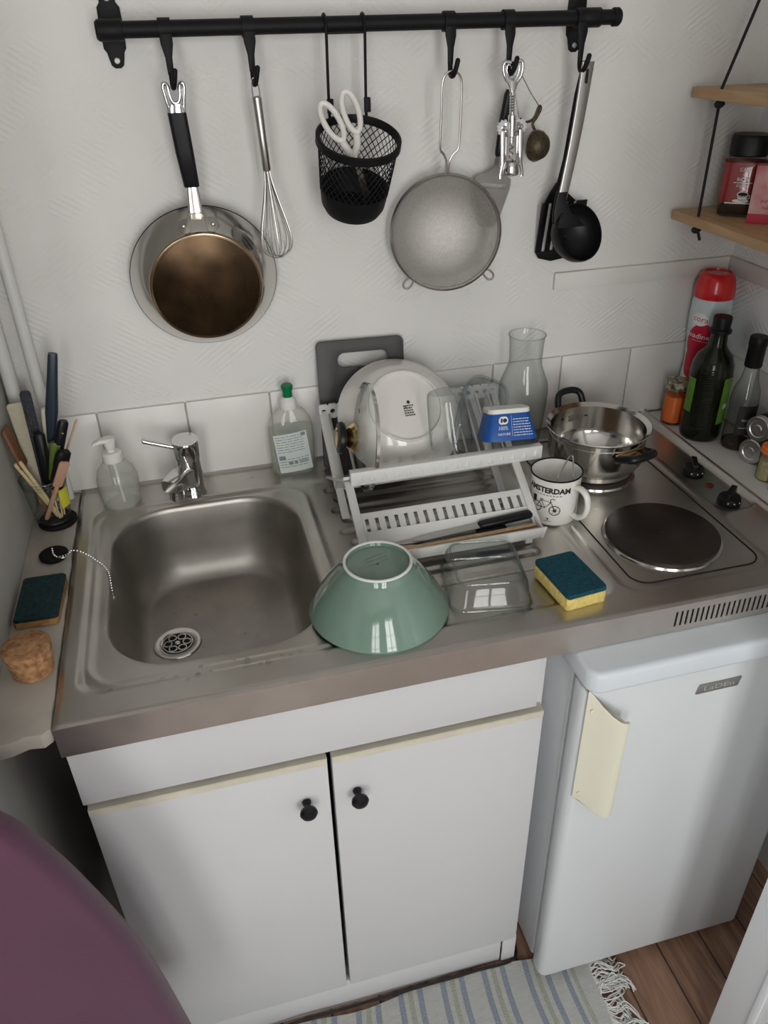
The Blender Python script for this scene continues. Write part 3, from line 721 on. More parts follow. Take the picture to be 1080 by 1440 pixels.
obj('blade',merge(xf(prism_y([(-.013,-.022),(-.002,-.022),(.030,-.105),(.0285,-.107)],-.0115,-.010),T(0,0,0)),xf(prism_y([(-.010,-.022),(.002,-.022),(.020,-.106),(.018,-.107)],-.0135,-.012),T(0,0,0)),cyl((-.006,-.015,-.028),(-.006,-.008,-.028),.003)),'satin',sc)
# round strainer
stn=thing('round_strainer','large round fine mesh strainer with a wire loop handle','strainer',(.684,HY-.002,HZ+.002),(R(4),0,R(0)))
sr=.0925; scz=-.2430
tl=T(.002,.006,scz)@RZ(R(-12))@RX(R(-10))
fsm=[(r,z) for r,z in((sr-.003,.000),(sr-.006,-.006),(.078,-.022),(.058,-.033),(.03,-.040),(.003,-.042))]
obj('mesh_bowl',xf(lathe(fsm,64,cap0=False),tl@RX(pi/2)),'screen',stn,ang=80)
obj('rim_band',xf(lathe([(sr-.0032,.002),(sr-.0005,.0035),(sr+.0030,.001),(sr+.0015,-.012),(sr-.0015,-.012),(sr-.0035,-.001)],72,loop=True),tl@RX(pi/2)),'satin',stn,ang=50)
hw=smooth_path([(.0025,.006,scz+sr+.002),(.0025,.004,scz+sr+.022),(.009,.003,scz+sr+.034),(.0165,.002,scz+sr+.044),(.0170,.001,-.062),(.0160,0,-.020),(.0125,0,-.007),(.006,0,-.001),(0,0,.0005),(-.006,0,-.001),(-.0125,0,-.007),(-.0155,0,-.020),(-.0150,.001,-.062),(-.0145,.002,scz+sr+.044),(-.008,.003,scz+sr+.034),(-.0025,.004,scz+sr+.022),(-.0025,.006,scz+sr+.002)],4)
obj('wire_handle',tube(hw,.0018,8),'satin',stn)
for a in(R(-128),R(-42)):
    ca,sa=cos(a),sin(a); b0=sr
    pts=[(b0,-.004),(b0+.008,-.0065),(b0+.017,-.0060),(b0+.021,0),(b0+.017,.0060),(b0+.008,.0065),(b0,.004)]
    obj('rest_loop',xf(tube(smooth_path([(r*ca-s*sa,r*sa+s*ca,-.002) for r,s in pts],4),.0019,8),tl@RX(pi/2)),'satin',stn)
# cheese slicer behind the corkscrew
cs=thing('cheese_slicer','steel cheese slicer with black handle hanging behind the corkscrew','cheese slicer',(.800,-.020,1.522),(0,R(8),0))
obj('handle',loft([[(x,y,z) for x,y in rrect(-w,w,-t_,t_,t_*.9,4)] for w,t_,z in((.005,.004,.008),(.0075,.006,.0),(.0085,.0065,-.04),(.0065,.0055,-.086),(.005,.004,-.092))]),'bake',cs,ang=50)
bl_=[(-.004,-.088),(-.005,-.108),(-.014,-.117),(-.034,-.126),(-.037,-.142),(-.022,-.196),(-.012,-.208),(.012,-.208),(.020,-.196),(.032,-.140),(.030,-.126),(.012,-.117),(.005,-.108),(.004,-.088)]
def plate_with_slot(): 
    # blade built as strips round a narrow opening
    L=[(-.005,-.108),(.005,-.108)]
    a=prism_y([(-.0035,-.088),(.0035,-.088),(.005,-.108),(.014,-.117),(.030,-.125),(.0315,-.135),(-.0365,-.135),(-.034,-.125),(-.014,-.117),(-.005,-.108)],-.0008,.0008)
    b=prism_y([(-.0365,-.135),(-.026,-.135),(-.026,-.142),(-.037,-.142)],-.0008,.0008)
    c=prism_y([(.024,-.135),(.0315,-.135),(.031,-.142),(.024,-.142)],-.0008,.0008)
    d=prism_y([(-.037,-.142),(.031,-.142),(.021,-.192),(.012,-.206),(-.012,-.206),(-.022,-.194)],-.0008,.0008)
    return merge(a,b,c,d)
obj('blade',plate_with_slot(),'grey_steel',cs)
# winged corkscrew
ck=thing('winged_corkscrew','chrome winged corkscrew hanging from the rail hook','corkscrew',(.781,HY-.004,HZ+.006),(R(1),R(-3),0))
obj('opener_ring',merge(tube(smooth_path([(-.013,0,.006),(-.016,0,-.004),(-.011,0,-.018),(0,0,-.026),(.011,0,-.018),(.016,0,-.004),(.013,0,.006),(0,0,.004)],4,True),.0028,8,True),tube(smooth_path([(-.008,0,.002),(-.010,0,-.006),(-.006,0,-.015),(0,0,-.018),(.006,0,-.015),(.010,0,-.006),(.008,0,.002),(0,0,.000)],4,True),.0016,8,True),loft([[(x,y,z) for x,y in rrect(-w,w,-.003,.003,.0025,3)] for w,z in((.010,-.022),(.006,-.030),(.004,-.036))])),'chrome',ck,ang=50)
shp=[(.003,-.034)]
for k in range(7): shp+=[(.0048,-.040-.004*k),(.0034,-.042-.004*k)]
shp+=[(.0058,-.068),(.0062,-.070),(.0062,-.098),(.003,-.100),(.0028,-.108)]
obj('shaft',lathe(shp,20),'chrome',ck)
for s in(-1,1):
    th=[(.0095*cos(t*pi/12)*(1.28 if t%2 else 1),.0095*sin(t*pi/12)*(1.28 if t%2 else 1)) for t in range(24)]
    g_=xf(prism_y([(x+s*.0135,z-.085) for x,z in th],-.003,.003),T(0,0,0))
    arm=loft([[(s*.0150+x,y-.002,z) for x,y in rrect(-w,w,-.003,.003,.002,2)] for w,z in((.0045,-.090),(.0040,-.12),(.0035,-.138))]+[[(s*.0185+x,y-.002,z) for x,y in rrect(-.0025,.0025,-.002,.002,.001,2)] for z in(-.152,-.160)])
    w_=obj('wing',merge(g_,arm),'chrome',ck,ang=40)
    obj('pivot',xf(lathe([(.004,0),(.004,.003),(.002,.005)],12),T(s*.0135,-.003,-.085)@RX(pi/2)),'satin',w_)
obj('frame',merge(box(-.0125,.0125,-.0045,.0045,-.098,-.078),lathe([(.0125,-.156),(.0135,-.152),(.012,-.142),(.010,-.136),(.0085,-.136),(.011,-.144),(.0115,-.156)],28,loop=True),cyl((-.0095,0,-.095),(-.0095,0,-.140),.0017,n=8),cyl((.0095,0,-.095),(.0095,0,-.140),.0017,n=8)),'chrome',ck,bev=.0005)
obj('worm',tube([(.0032*cos(t*.75),.0032*sin(t*.75),-.106-.0011*t) for t in range(34)],.0012,6),'satin',ck)
# tea infuser on a string
ti=thing('tea_infuser_ball','tarnished tea infuser ball dangling from a string beside the corkscrew','tea infuser',(.838,-.056,1.449),(0,R(-6),0))
ti.scale=(1.3,1.3,1.3)
obj('half_ball',xf(lathe([(.0175,0),(.0172,.004),(.0150,.010),(.010,.0150),(.004,.0168)],28),RZ(R(18))@RX(pi/2)),'infuser',ti,ang=60)
obj('half_ball',xf(lathe([(.0175,0),(.0172,-.004),(.0150,-.010),(.010,-.0150),(.004,-.0168)],28),T(.006,.003,-.001)@RZ(R(28))@RX(pi/2)),'infuser',ti,ang=60)
obj('hinge_rim',xf(ring((0,0,0),.0178,.0012,32,6),RZ(R(20))@RX(pi/2)),'satin',ti)
obj('spring_arm',tube(smooth_path([(-.001,0,.018),(-.004,0,.026),(.002,0,.033),(.007,0,.041),(.005,0,.044),(-.003,0,.031),(-.018,0,.029),(-.024,.002,.031)],4),.0018,6),'infuser',ti)
obj('string',tube([(.006,0,.043),(-.008,-.004,.062),(-.022,-.010,.084),(-.030,-.016,.0905),(-.035,-.018,.090),(-.034,-.016,.070),(-.0255,-.012,.031)],.0006,5),'alu',ti)
# ladle and slotted turner share the last hook
def lad_handle(x0,x1,top,bot,y,mat_,par,w0=.0105,w1=.0085,curve=.0):
    rings=[]
    for k in range(13):
        t=k/12; z=top+(bot-top)*t; x=x0+(x1-x0)*t+curve*sin(pi*t); w=w0+(w1-w0)*t
        rings.append([(x+a,y+.006*sin(pi*t)+b,z) for a,b in rrect(-w,w,-.0022,.0022,.002,3)])
    return loft(rings)
tu=thing('slotted_turner','black slotted turner hanging behind the ladle','turner',(.904,-.0685,HZ+.001),(R(11.9),R(-1),0))
obj('handle',loft([[(p[0]+a,b,p[1]) for a,b in rrect(-w,w,-.002,.002,.0018,3)] for p,w in(((.002,.008),.006),((.0,-.04),.008),((-.003,-.14),.006),((-.008,-.185),.0055))]),'bake',tu)
tp=[(-.014,-.180),(-.003,-.180),(.010,-.198),(.045,-.225),(.058,-.262),(.052,-.300),(.040,-.322),(.0,-.326),(-.026,-.318),(-.034,-.300),(-.035,-.235),(-.030,-.215)]
def slot_plate():
    zs=[-.205,-.215,-.305,-.315]; out=[]
    body=[prism_y([(-.014,-.180),(.0,-.180),(.012,-.200),(.030,-.215),(-.031,-.215),(-.024,-.198)],-.0015,.0015),
          prism_y([(-.034,-.305),(.050,-.305),(.040,-.320),(.0,-.325),(-.026,-.317)],-.0015,.0015)]
    x=-.035
    for a,b in((-.035,-.022),(-.016,-.006),(0,.010),(.016,.026),(.032,.052)):
        body.append(prism_y([(a,-.215),(b,-.215),(b,-.305),(a+.001,-.305)],-.0015,.0015))
    return merge(*body)
obj('blade',slot_plate(),'blackp',tu,bev=.0004)
la=thing('ladle','black ladle with a long brushed steel handle at the right of the rail','ladle',(.903,HY-.004,HZ+.004),(R(2),0,0))
obj('handle',lad_handle(.004,-.016,.004,-.205,0,'satin',la,.0105,.0085,.006),'satin',la,ang=50)
obj('hanging_slot',prism_y([(.002,-.026),(.0055,-.026),(.0055,-.006),(.002,-.006)],-.0026,-.0021),'darkplate',la)
obj('bowl_neck',loft([[(p[0]+a,p[1]+b,p[2]) for a,b in rrect(-w,w,-.004,.004,.003,3)] for p,w in(((-.0155,.002,-.188),.0095),((-.017,.002,-.200),.0105),((-.013,0,-.222),.017),((-.004,-.004,-.236),.026),((.004,-.008,-.244),.026))]),'blackp',la,ang=50)
bp_=[(.0490,0),(.0497,-.006),(.0470,-.019),(.039,-.031),(.026,-.040),(.004,-.0445)]
bi_=[(.004,-.042),(.025,-.0378),(.0375,-.0292),(.0452,-.018),(.0476,-.006),(.0472,0)]
obj('bowl',xf(lathe(bp_+bi_,44,False,False,True),T(.020,-.012,-.254)@Matrix.Rotation(R(28),4,'Y')@RX(R(60))),'blackp',la,ang=60)
# ================================================================== TAP
zt=.8985
fa=thing('mixer_tap','small chrome mixer tap behind the sink with its lever swung to the left','tap',(.202,-.064,.8957))
obj('tap_body',lathe([(.0265,0),(.0268,.006),(.0225,.012),(.0222,.075),(.0235,.079)],36),'chrome',fa,ang=40)
obj('tap_head',xf(lathe([(.0235,0),(.0240,.003),(.0245,.030),(.0232,.034),(.002,.0345)],36),T(0,0,.080)@RX(R(6))),'chrome',fa,ang=40)
obj('lever',loft([[(-.018-x,-.006+y+dy,z+dz) for y,z in rrect(-w,w,-t_,t_,t_*.8,3)] for x,w,t_,dz,dy in((0,.0085,.004,.103,0),(.012,.0075,.0042,.1075,0),(.045,.0072,.0042,.121,-.002),(.052,.0075,.0048,.124,-.002),(.054,.0065,.004,.1245,-.002))]),'chrome',fa,ang=45)
obj('spout',loft([[(p[0]+u*.83,p[1]-u*.55,p[2]+v) for u,v in rrect(-w,w,-h_,h_,.006,4)] for p,w,h_ in(((0,-.006,.040),.0150,.022),((-.018,-.026,.048),.0165,.0185),((-.034,-.048,.050),.0165,.0120),((-.038,-.0535,.0495),.0155,.011))]),'chrome',fa,ang=45)
obj('aerator',lathe([(.0125,-.016),(.0135,-.014),(.0135,.006)],28),'chrome',fa,loc=(-.029,-.040,.034))
# sink plug with bead chain
sp_=thing('sink_plug','black rubber sink plug on the left ledge, tied to the sink by a bead chain','sink plug',(-.030,-.212,.8992))
obj('plug',lathe([(.0195,0),(.0225,.003),(.0230,.0075),(.0205,.0095),(.003,.0095)],36),'rubber',sp_)
obj('plug_ring',tube(smooth_path([(.006,-.016,.0112),(.016,-.022,.011),(.0245,-.016,.009),(.0245,-.006,.008)],4),.0012,6),'satin',sp_)
cpts=smooth_path([(-.002,.010,.0112),(.002,-.008,.0112),(.010,-.018,.0112),(.0225,-.010,.008),(.028,.002,.0065),(.040,.001,.0035),(.054,-.012,.0015),(.066,-.028,.0005),(.078,-.045,-.0005),(.0865,-.066,-.0015),(.090,-.090,-.008),(.0905,-.105,-.020)],10)
cv=[Vector(p) for p in cpts]; acc=0; beads=[]; last=cv[0]; beads.append(ball(tuple(last),.0017,n=7,m=5))
for a,b in zip(cv,cv[1:]):
    acc+=(b-a).length
    if acc>.0044: beads.append(ball(tuple(b),.0017,n=7,m=5)); acc=0
o=obj('bead_chain',merge(*beads),'alu',sp_)
obj('overflow_stud',merge(ball((.0905,-.106,-.024),.004,n=10,m=8),cyl((.086,-.106,-.024),(.093,-.106,-.024),.002)),'alu',sp_)
# ================================================================== SPONGES, CORK
def sponge(name,label,loc,rz,L_,Wd,h1,h2,my,mt,wob,seed):
    t=thing(name,label,'sponge',loc,(0,0,rz)); random.seed(seed)
    def blk(z0,z1,n=14):
        rr=rrect(-Wd/2,Wd/2,-L_/2,L_/2,.005,4); out=[]
        for s,z in((.97,z0),(1,z0+.002),(1.0,z1-.002),(.985,z1)):
            out.append([(x*s+random.uniform(-wob,wob),y*s+random.uniform(-wob,wob),z+random.uniform(-wob,wob)*.5) for x,y in rr])
        return loft(out)
    obj('foam',blk(0,h1),my,t,ang=50); obj('scourer',blk(h1+.0002,h1+h2),mt,t,ang=50)
    return t
sponge('kitchen_sponge','yellow sponge with a teal scourer side up on the steel worktop before the hotplate',(.733,-.519,.8990),R(5.5),.098,.066,.0205,.008,'spy','spt',.0004,1)
sponge('kitchen_sponge','worn brown sponge with a dark green scourer on the white ledge left of the sink',(-.036,-.338,.8992),R(-2),.105,.062,.011,.006,'spo','spd',.0009,2)
o=obj('cork_stopper',lathe([(.026,0),(.0285,.002),(.034,.046),(.0335,.049),(.031,.0505),(.002,.051)],40),'cork'); o.location=(-.0325,-.484,.8992); o.scale=(.93,.93,.92); tag(o,'chunky round cork stopper standing on the left ledge','cork')
# ================================================================== SOAP + DETERGENT
so=thing('soap_dispenser','clear plastic pump soap dispenser with white pump left of the tap','soap dispenser',(.075,-.064,.8968))
bpf=[(.024,.0),(.029,.0015),(.0335,.008),(.0355,.022),(.0365,.040),(.0355,.056),(.031,.072),(.022,.083),(.015,.088),(.0145,.094)]
obj('bottle',lathe(bpf,40,True,False),'glasshaze',so,ang=60)
obj('soap',lathe([(r-.0012,z+.001) for r,z in bpf[:5]]+[(.0350,.045),(.002,.0452)],40),'soapliq',so,ang=60)
obj('pump_collar',lathe([(.0165,.089),(.0175,.091),(.0172,.104),(.014,.107),(.007,.1075),(.007,.113)],28),'whitep',so)
obj('pump_head',merge(lathe([(.0065,.111),(.0085,.113),(.0095,.121),(.011,.129),(.009,.131)],24),loft([[(-x*.94,-x*.34+y,z+dz) for y,z in rrect(-w,w,-.004,.004,.003,3)] for x,w,dz in((-.010,.009,.127),(.0,.010,.130),(.014,.0075,.1305),(.027,.005,.1275),(.029,.004,.125))])),'whitep',so,ang=50)
obj('dip_tube',cyl((0,0,.09),(.004,-.004,.006),.0025,n=10),'whitep',so)
de=thing('dish_soap_bottle','clear flat washing-up liquid bottle with green cap and paper label against the tiles','bottle',(.394,-.036,.8975),(0,0,R(-4)))
def oval(rx,ry,z,n=40): 
    e=.75
    return [(rx*math.copysign(abs(cos(t))**e,cos(t)),ry*math.copysign(abs(sin(t))**e,sin(t)),z) for t in[2*pi*k/n for k in range(n)]]
dp=[(.034,.017,0),(.0385,.0205,.003),(.041,.0225,.012),(.0425,.0235,.06),(.0415,.023,.095),(.0375,.021,.112),(.028,.0175,.126),(.0165,.0135,.134),(.0135,.0125,.138)]
obj('bottle',loft([oval(*p) for p in dp],cap1=False),'glasshaze',de,ang=60)
obj('liquid',loft([oval(a-.0015,b-.0015,z+.0012) for a,b,z in dp[:4]]+[oval(.0405,.0218,.093),oval(.002,.002,.0932)]),'deterg',de,ang=60)
obj('collar',lathe([(.0155,.134),(.0160,.136),(.0150,.150),(.0115,.153),(.010,.156)],28),'whitep',de)
obj('cap',lathe([(.0088,.154),(.0086,.166),(.0105,.170),(.0112,.176),(.0095,.1785),(.002,.179)],28),'grn',de)
lab=obj('label',xf(([(x,-.0245-.0+.010*(x/.04)**2*.6,z) for x,z,_ in quad2d(-.031,.031,-.040,.040,12,1)[0]],quad2d(-.031,.031,-.040,.040,12,1)[1]),T(0,0,.052)@RY(R(-6))),'label',de)
lines=[];random.seed(9)
for k in range(13):
    z=.034-.0052*k; x=-.028
    if k in(7,8): continue
    while x<.022:
        L_=random.uniform(.004,.014); lines.append(quad2d(x,min(x+L_,.028),z,z+.0013)); x+=L_+.0018
for k in range(14): lines.append(quad2d(.008+k*.0013,.008+k*.0013+(.0008 if k%3 else .0004),-.024,-.016))
lines+= [quad2d(.020,.028,.031,.038),quad2d(-.028,-.016,-.012,-.004),quad2d(-.012,-.004,-.024,-.017),quad2d(-.001,.005,-.024,-.018)]
mg=merge(*lines); obj('label_print',xf(([(x,-.0248+.006*(x/.04)**2,z) for x,z,_ in mg[0]],mg[1]),T(0,0,.052)@RY(R(-6))),'inkgrey',lab)
# ================================================================== JAR OF UTENSILS ON THE LEFT LEDGE
mt=obj('jar_mat',lathe([(.031,0),(.0325,.002),(.0325,.0065),(.031,.008)],36),'rubber'); mt.location=(-.033,-.100,.8992); tag(mt,'round black mat under the glass jar of utensils','mat')
JX,JY,JZ=-.0385,-.098,.9075
jr=thing('utensil_jar','clear glass jar full of knives and wooden utensils in the left corner','jar',(JX,JY,JZ))
jp=[(.024,0),(.028,.002),(.0305,.010),(.0335,.045),(.0355,.072),(.0355,.078),(.0370,.0795),(.0370,.083),(.0355,.084)]
obj('glass',lathe(jp,44,True,False),'glassg',jr,ang=60)
obj('rim',ring((0,0,.083),.0368,.0016,44,6),'glassg',jr)
for z_,r_,t_ in((.077,.0361,.0010),(.072,.0359,.0010)): obj('screw_thread',ring((0,0,z_),r_,t_,44,6),'glassg',jr)
obj('base_edge',ring((0,0,.002),.0275,.0016,40,6),'glassg',jr)
obj('yellow_label',wrap(quad2d(-.010,.012,0,.034,8,2),lambda z:.0345,R(-32),.030,.0008),'yellow',jr)
def lean(p0,p1):
    d=(Vector(p1)-Vector(p0)).normalized(); return Vector((0,0,1)).rotation_difference(d).to_euler()
def utensil(name,label,cat,b,t,parts,group='utensils in the jar on the left ledge',spin=0):
    d=Vector(t)-Vector(b); q=Vector((0,0,1)).rotation_difference(d.normalized())
    e=(q.to_matrix().to_4x4()@RZ(spin)).to_euler()
    th=thing(name,label,cat,b,e,group); L_=d.length
    for nm,g_,m_ in parts(L_): obj(nm,g_,m_,th,ang=50)
    return th
def rod(w,t_,L0,L1,r=.9): return loft([[(x,y,z) for x,y in rrect(-w*s,w*s,-t_*s,t_*s,min(w,t_)*s*r,3)] for s,z in((.7,L0),(1,L0+.003),(1,(L0+L1)/2),(1,L1-.004),(.75,L1))])
def bl(w,L1): return loft([[(x,y,z) for x,y in((-w,-.0006),(w,-.0006),(w,.0006),(-w,.0006))] for z in(.0,L1)])
b0=lambda dx,dy:(JX+dx,JY+dy,JZ+.006)
utensil('peeler_knife','long slate-blue knife handle rising tallest out of the jar','knife',b0(-.006,.006),(.026,-.088,1.197),lambda L:[('handle',loft([[(x,y,z) for x,y in rrect(-w,w,-t_,t_,t_*.8,3)] for w,t_,z in((.006,.004,L-.155),(.010,.007,L-.10),(.0085,.0065,L-.05),(.0075,.0055,L-.004),(.0068,.005,L))]),'darkblue'),('blade',bl(.005,L-.155),'satin')])
utensil('kitchen_knife','black riveted knife handle leaning right in the jar','knife',b0(-.010,-.004),(.020,-.112,1.092),lambda L:[('handle',rod(.0085,.0065,L-.085,L),'bake'),('blade',bl(.006,L-.085),'satin'),('rivet',ball((.0,-.0066,L-.020),.002,n=8,m=6),'satin')],spin=.3)
utensil('kitchen_knife','thick plain black knife handle in the middle of the jar','knife',b0(.002,.004),(-.026,-.095,1.068),lambda L:[('handle',rod(.0095,.0075,L-.095,L),'bake'),('blade',bl(.006,L-.095),'satin')])
utensil('kitchen_knife','curved black handle leaning over the right front of the jar rim','knife',b0(-.006,-.006),(.012,-.128,1.046),lambda L:[('handle',rod(.0115,.007,L-.08,L),'blackp'),('blade',bl(.006,L-.08),'satin')],spin=.4)
utensil('green_peeler','olive green plastic handle between the black handles in the jar','peeler',b0(0,-.002),(.0,-.112,1.056),lambda L:[('handle',rod(.0095,.0055,L-.075,L),'lime'),('blade',bl(.005,L-.075),'satin')])
utensil('wooden_spatula','pinkish wooden spatula head at the front right of the jar','spatula',b0(-.010,-.012),(.010,-.136,1.030),lambda L:[('head',rod(.0085,.0025,L-.055,L),'pink'),('stick',rod(.004,.0025,0,L-.055),'pink')],spin=.3)
utensil('wooden_skewer','thin brown wooden skewer sticking out right of the jar','skewer',b0(-.012,.010),(.036,-.086,1.080),lambda L:[('stick',rod(.0019,.0019,0,L),'wood1')])
utensil('chopstick','pale wooden chopstick leaning left over the jar rim, nearer the wall','chopstick',b0(.010,-.008),(-.069,-.118,1.030),lambda L:[('stick',rod(.0028,.0028,0,L,.3),'bamboo')])
utensil('chopstick','pale wooden chopstick leaning left over the jar rim, right one of the pair','chopstick',b0(.014,-.012),(-.060,-.122,1.035),lambda L:[('stick',rod(.0028,.0028,0,L,.3),'bamboo')])
utensil('wooden_spatula','dark brown wooden spatula leaning on the left wall out of the jar','spatula',b0(-.004,-.004),(-.0705,-.108,1.090),lambda L:[('head',rod(.0150,.003,L-.075,L),'wood2'),('stick',rod(.005,.003,0,L-.075),'wood2')],spin=1.45)
utensil('ribbed_paper_sleeve','cream ribbed paper sleeve standing at the back left of the jar','sleeve',b0(-.004,.010),(-.058,-.058,1.110),lambda L:[('sleeve',rod(.0125,.003,.02,L,.5),'paper')],spin=.0)
utensil('woven_fan_handle','black woven strip with a cut-off top in the jar','strip',b0(-.0,.012),(-.034,-.070,1.133),lambda L:[('strip',rod(.0085,.003,.02,L,.5),'weave')])
utensil('cream_tube','cream plastic tube behind the black handles in the jar','tube',b0(.006,.014),(-.010,-.066,1.098),lambda L:[('tube',rod(.0085,.007,.02,L,.9),'cream')])
for k,(dx,dy,tx_,ty) in enumerate(((.016,-.010,.0225,-.012),(.019,-.004,.026,.000),(.012,-.014,.014,-.022))):
    utensil('toothpick_stick',('short pale stick inside the jar beside the yellow label','short pale stick inside the jar, nearest the yellow label','short pale stick inside the front of the jar')[k],'stick',b0(dx,dy),(JX+tx_,JY+ty,JZ+.065),lambda L:[('stick',rod(.0015,.0015,0,L),'bamboo')])
# ================================================================== CHOPPING BOARD + DISH RACK
zb=.9035
cbd=thing('chopping_board','dark grey chopping board with a handle slot leaning on the wall behind the plate','chopping board',(.532,-.052,.8955),(R(-10),R(1.5),0))
bw,bh=.082,.245
outer=rrect(-bw,bw,0,bh,.010,5); hx0,hx1,hz0,hz1=-.044,.052,.195,.222
inn_=rrect(hx0,hx1,hz0,hz1,.0134,5)
def ringplate(o,i,y0,y1):
    n=len(o); V=[(x,y0,z) for x,z in o]+[(x,y0,z) for x,z in i]+[(x,y1,z) for x,z in o]+[(x,y1,z) for x,z in i]; F=[]
    for k in range(n):
        j=(k+1)%n
        F+=[(k,j,n+j,n+k),(2*n+k,3*n+k,3*n+j,2*n+j),(k,2*n+k,2*n+j,j),(n+k,n+j,3*n+j,3*n+k)]
    return V,F
obj('board',ringplate(outer,inn_,-.004,.004),'board',cbd,bev=.0008,ang=30)
RKX0,RKX1=.446,.792
rk=thing('dish_rack','off-white plastic two-tier dish drainer standing on the ribbed drainboard','dish rack',(RKX0,0,.8975))
wR=RKX1-RKX0
def vz(y):       # profile of the plate trough above the worktop
    return .100-(y+.262)*(.066/.087) if y<-.175 else .034+(y+.175)*(.092/.119)
sl=[]; VY=(-.262,-.175,-.056)
def slat(x0,x1,t_): return loft([[(x0,y,vz(y)-t_),(x1,y,vz(y)-t_),(x1,y,vz(y)),(x0,y,vz(y))] for y in VY])
for k in range(14):
    x=.018+k*(wR-.036)/13; sl.append(slat(x-.0022,x+.0022,.004))
sl.append(slat(0,.020,.006)); sl.append(slat(wR-.012,wR,.006)); sl.append(box(.01,wR-.01,-.179,-.171,.027,.0335))
obj('upper_grid',merge(*sl),'rack',rk,bev=.0006)
# front bar with notches
fb=[box(.010,wR,-.276,-.262,.088,.113)]
for k in range(16):
    x=.026+k*.0205; fb.append(([(x-.006,-.276,.094),(x+.006,-.276,.094),(x,-.276,.108),(x,-.280,.0965)],[(0,1,3),(1,2,3),(2,0,3)]))
obj('front_bar',merge(*fb),'rack',rk,bev=.0012)
# back rail with round holes: left end plate shows two of them
def plate_holes(x0,x1,z0,z1,y0,y1,holes,r):
    # strips of quads around square cells each holding one round hole
    out=[]; edges=[x0]+[ (a+b)/2 for a,b in zip(holes,holes[1:])]+[x1]
    zc=(z0+z1)/2
    for h,a,b in zip(holes,edges,edges[1:]):
        n=24; oc=[]
        for k in range(n):
            t=2*pi*(k+.5)/n; c,s=cos(t),sin(t); 
            sx=((b-h) if c>0 else (h-a))/max(abs(c),1e-6); sz=((z1-zc))/max(abs(s),1e-6); q=min(sx,sz)
            oc.append((h+c*q,zc+s*q))
        ic=[(h+r*cos(2*pi*(k+.5)/n),zc+r*sin(2*pi*(k+.5)/n)) for k in range(n)]
        out.append(ringplate(oc,ic,y0,y1))
    return merge(*out)
obj('back_rail',plate_holes(.0,wR,.112,.140,-.060,-.056,[.009+.0165*k for k in range(21)],.0046),'rack',rk,ang=30)
wL=.305     # the lower frame is narrower than the top bar
# legs (crossing frames at both ends)
for nm,x0 in(('l',.0),('r',wL-.014)):
    obj('leg',merge(loft([[(x,y+d,z) for x,d in((x0,-.006),(x0+.014,-.006),(x0+.014,.006),(x0,.006))] for y,z in((-.266,.092),(-.380,.022))]),
                    loft([[(x,y+d,z) for x,d in((x0,-.005),(x0+.014,-.005),(x0+.014,.005),(x0,.005))] for y,z in((-.262,.090),(-.080,.001))]),
                    loft([[(x,y+d,z) for x,d in((x0,-.005),(x0+.014,-.005),(x0+.014,.005),(x0,.005))] for y,z in((-.058,.115),(-.230,.001))])),'rack',rk,bev=.0015)
# slotted band + cutlery tray
bd_=[]
def tri(y): return .092+(y+.266)*(.070/.114)   # along the sloping front frame
ya,yb=-.318,-.346
bd_.append(loft([[(x0_,ya+.001,tri(ya)),(x1_,ya+.001,tri(ya)),(x1_,ya-.004,tri(ya)-.003),(x0_,ya-.004,tri(ya)-.003)] for x0_,x1_ in((0.014,wL-.014),)*1]*1+[[(x0_,ya-.0035,tri(ya)-.0035),(x1_,ya-.0035,tri(ya)-.0035),(x1_,ya-.008,tri(ya)-.006),(x0_,ya-.008,tri(ya)-.006)] for x0_,x1_ in((0.014,wL-.014),)]))
n_=17
for k in range(n_+1):
    x=.014+(wL-.028)*k/n_
    bd_.append(loft([[(x-.0052,y+.0015,tri(y)),(x+.0052,y+.0015,tri(y)),(x+.0052,y-.0015,tri(y)-.002),(x-.0052,y-.0015,tri(y)-.002)] for y in(ya-.006,yb-.004)]))
bd_.append(loft([[(x_,yb-.002,tri(yb)+.0012),(x_,yb-.002,tri(yb)-.003),(x_,-.362,.020),(x_,-.362,.024)] for x_ in(.012,wL-.012)]))
obj('slotted_band',merge(*bd_),'rack',rk,ang=30)
tr_=[box(.008,wL-.008,-.398,-.345,.014,.018)]
tr_.append(loft([[(x,-.396,.014),(x,-.400,.014),(x,-.408,.038),(x,-.404,.038)] for x in(.004,wL-.004)]))
for x in(.006,wL-.010): tr_.append(box(x,x+.004,-.402,-.350,.014,.034))
for x in(.02,wL-.032):
    for y in(-.392,-.352): tr_.append(box(x,x+.012,y,y+.010,.0005,.014))
obj('cutlery_tray',merge(*tr_),'rack',rk,bev=.0008)
# white plate / deep dish
pl_=thing('deep_white_plate','large deep white porcelain dish drying on edge with its underside facing out','plate',(.582,-.122,1.024),(R(-46),0,R(2)))
MP=RX(pi/2)
pp_=[(.112,.0),(.1135,.001),(.1120,.0045),(.100,.018),(.087,.034),(.077,.0445),(.0655,.0500),(.0655,.0540),(.0630,.0540),(.0620,.0490),(.002,.0480)]
pi_=[(.002,.0450),(.062,.0450),(.075,.0405),(.085,.030),(.098,.014),(.109,.0015)]
obj('dish',xf(lathe(pp_+pi_,72,False,False,True),MP),'porc',pl_,ang=50)
mk=[shift2(text2d('VILLA',.0065),0,.006),shift2(text2d('HOME',.0065),0,0),shift2(text2d('MADE',.0065),0,-.006),disc2d(.002,.0125,.0028)]
mk=[];random.seed(4)
for k in range(5):
    x=-.009
    while x<.009:
        L_=random.uniform(.002,.004); mk.append(quad2d(x,x+L_,.006-.0045*k,.0085-.0045*k)); x+=L_+.0012
mk.append(disc2d(.003,.0135,.0032))
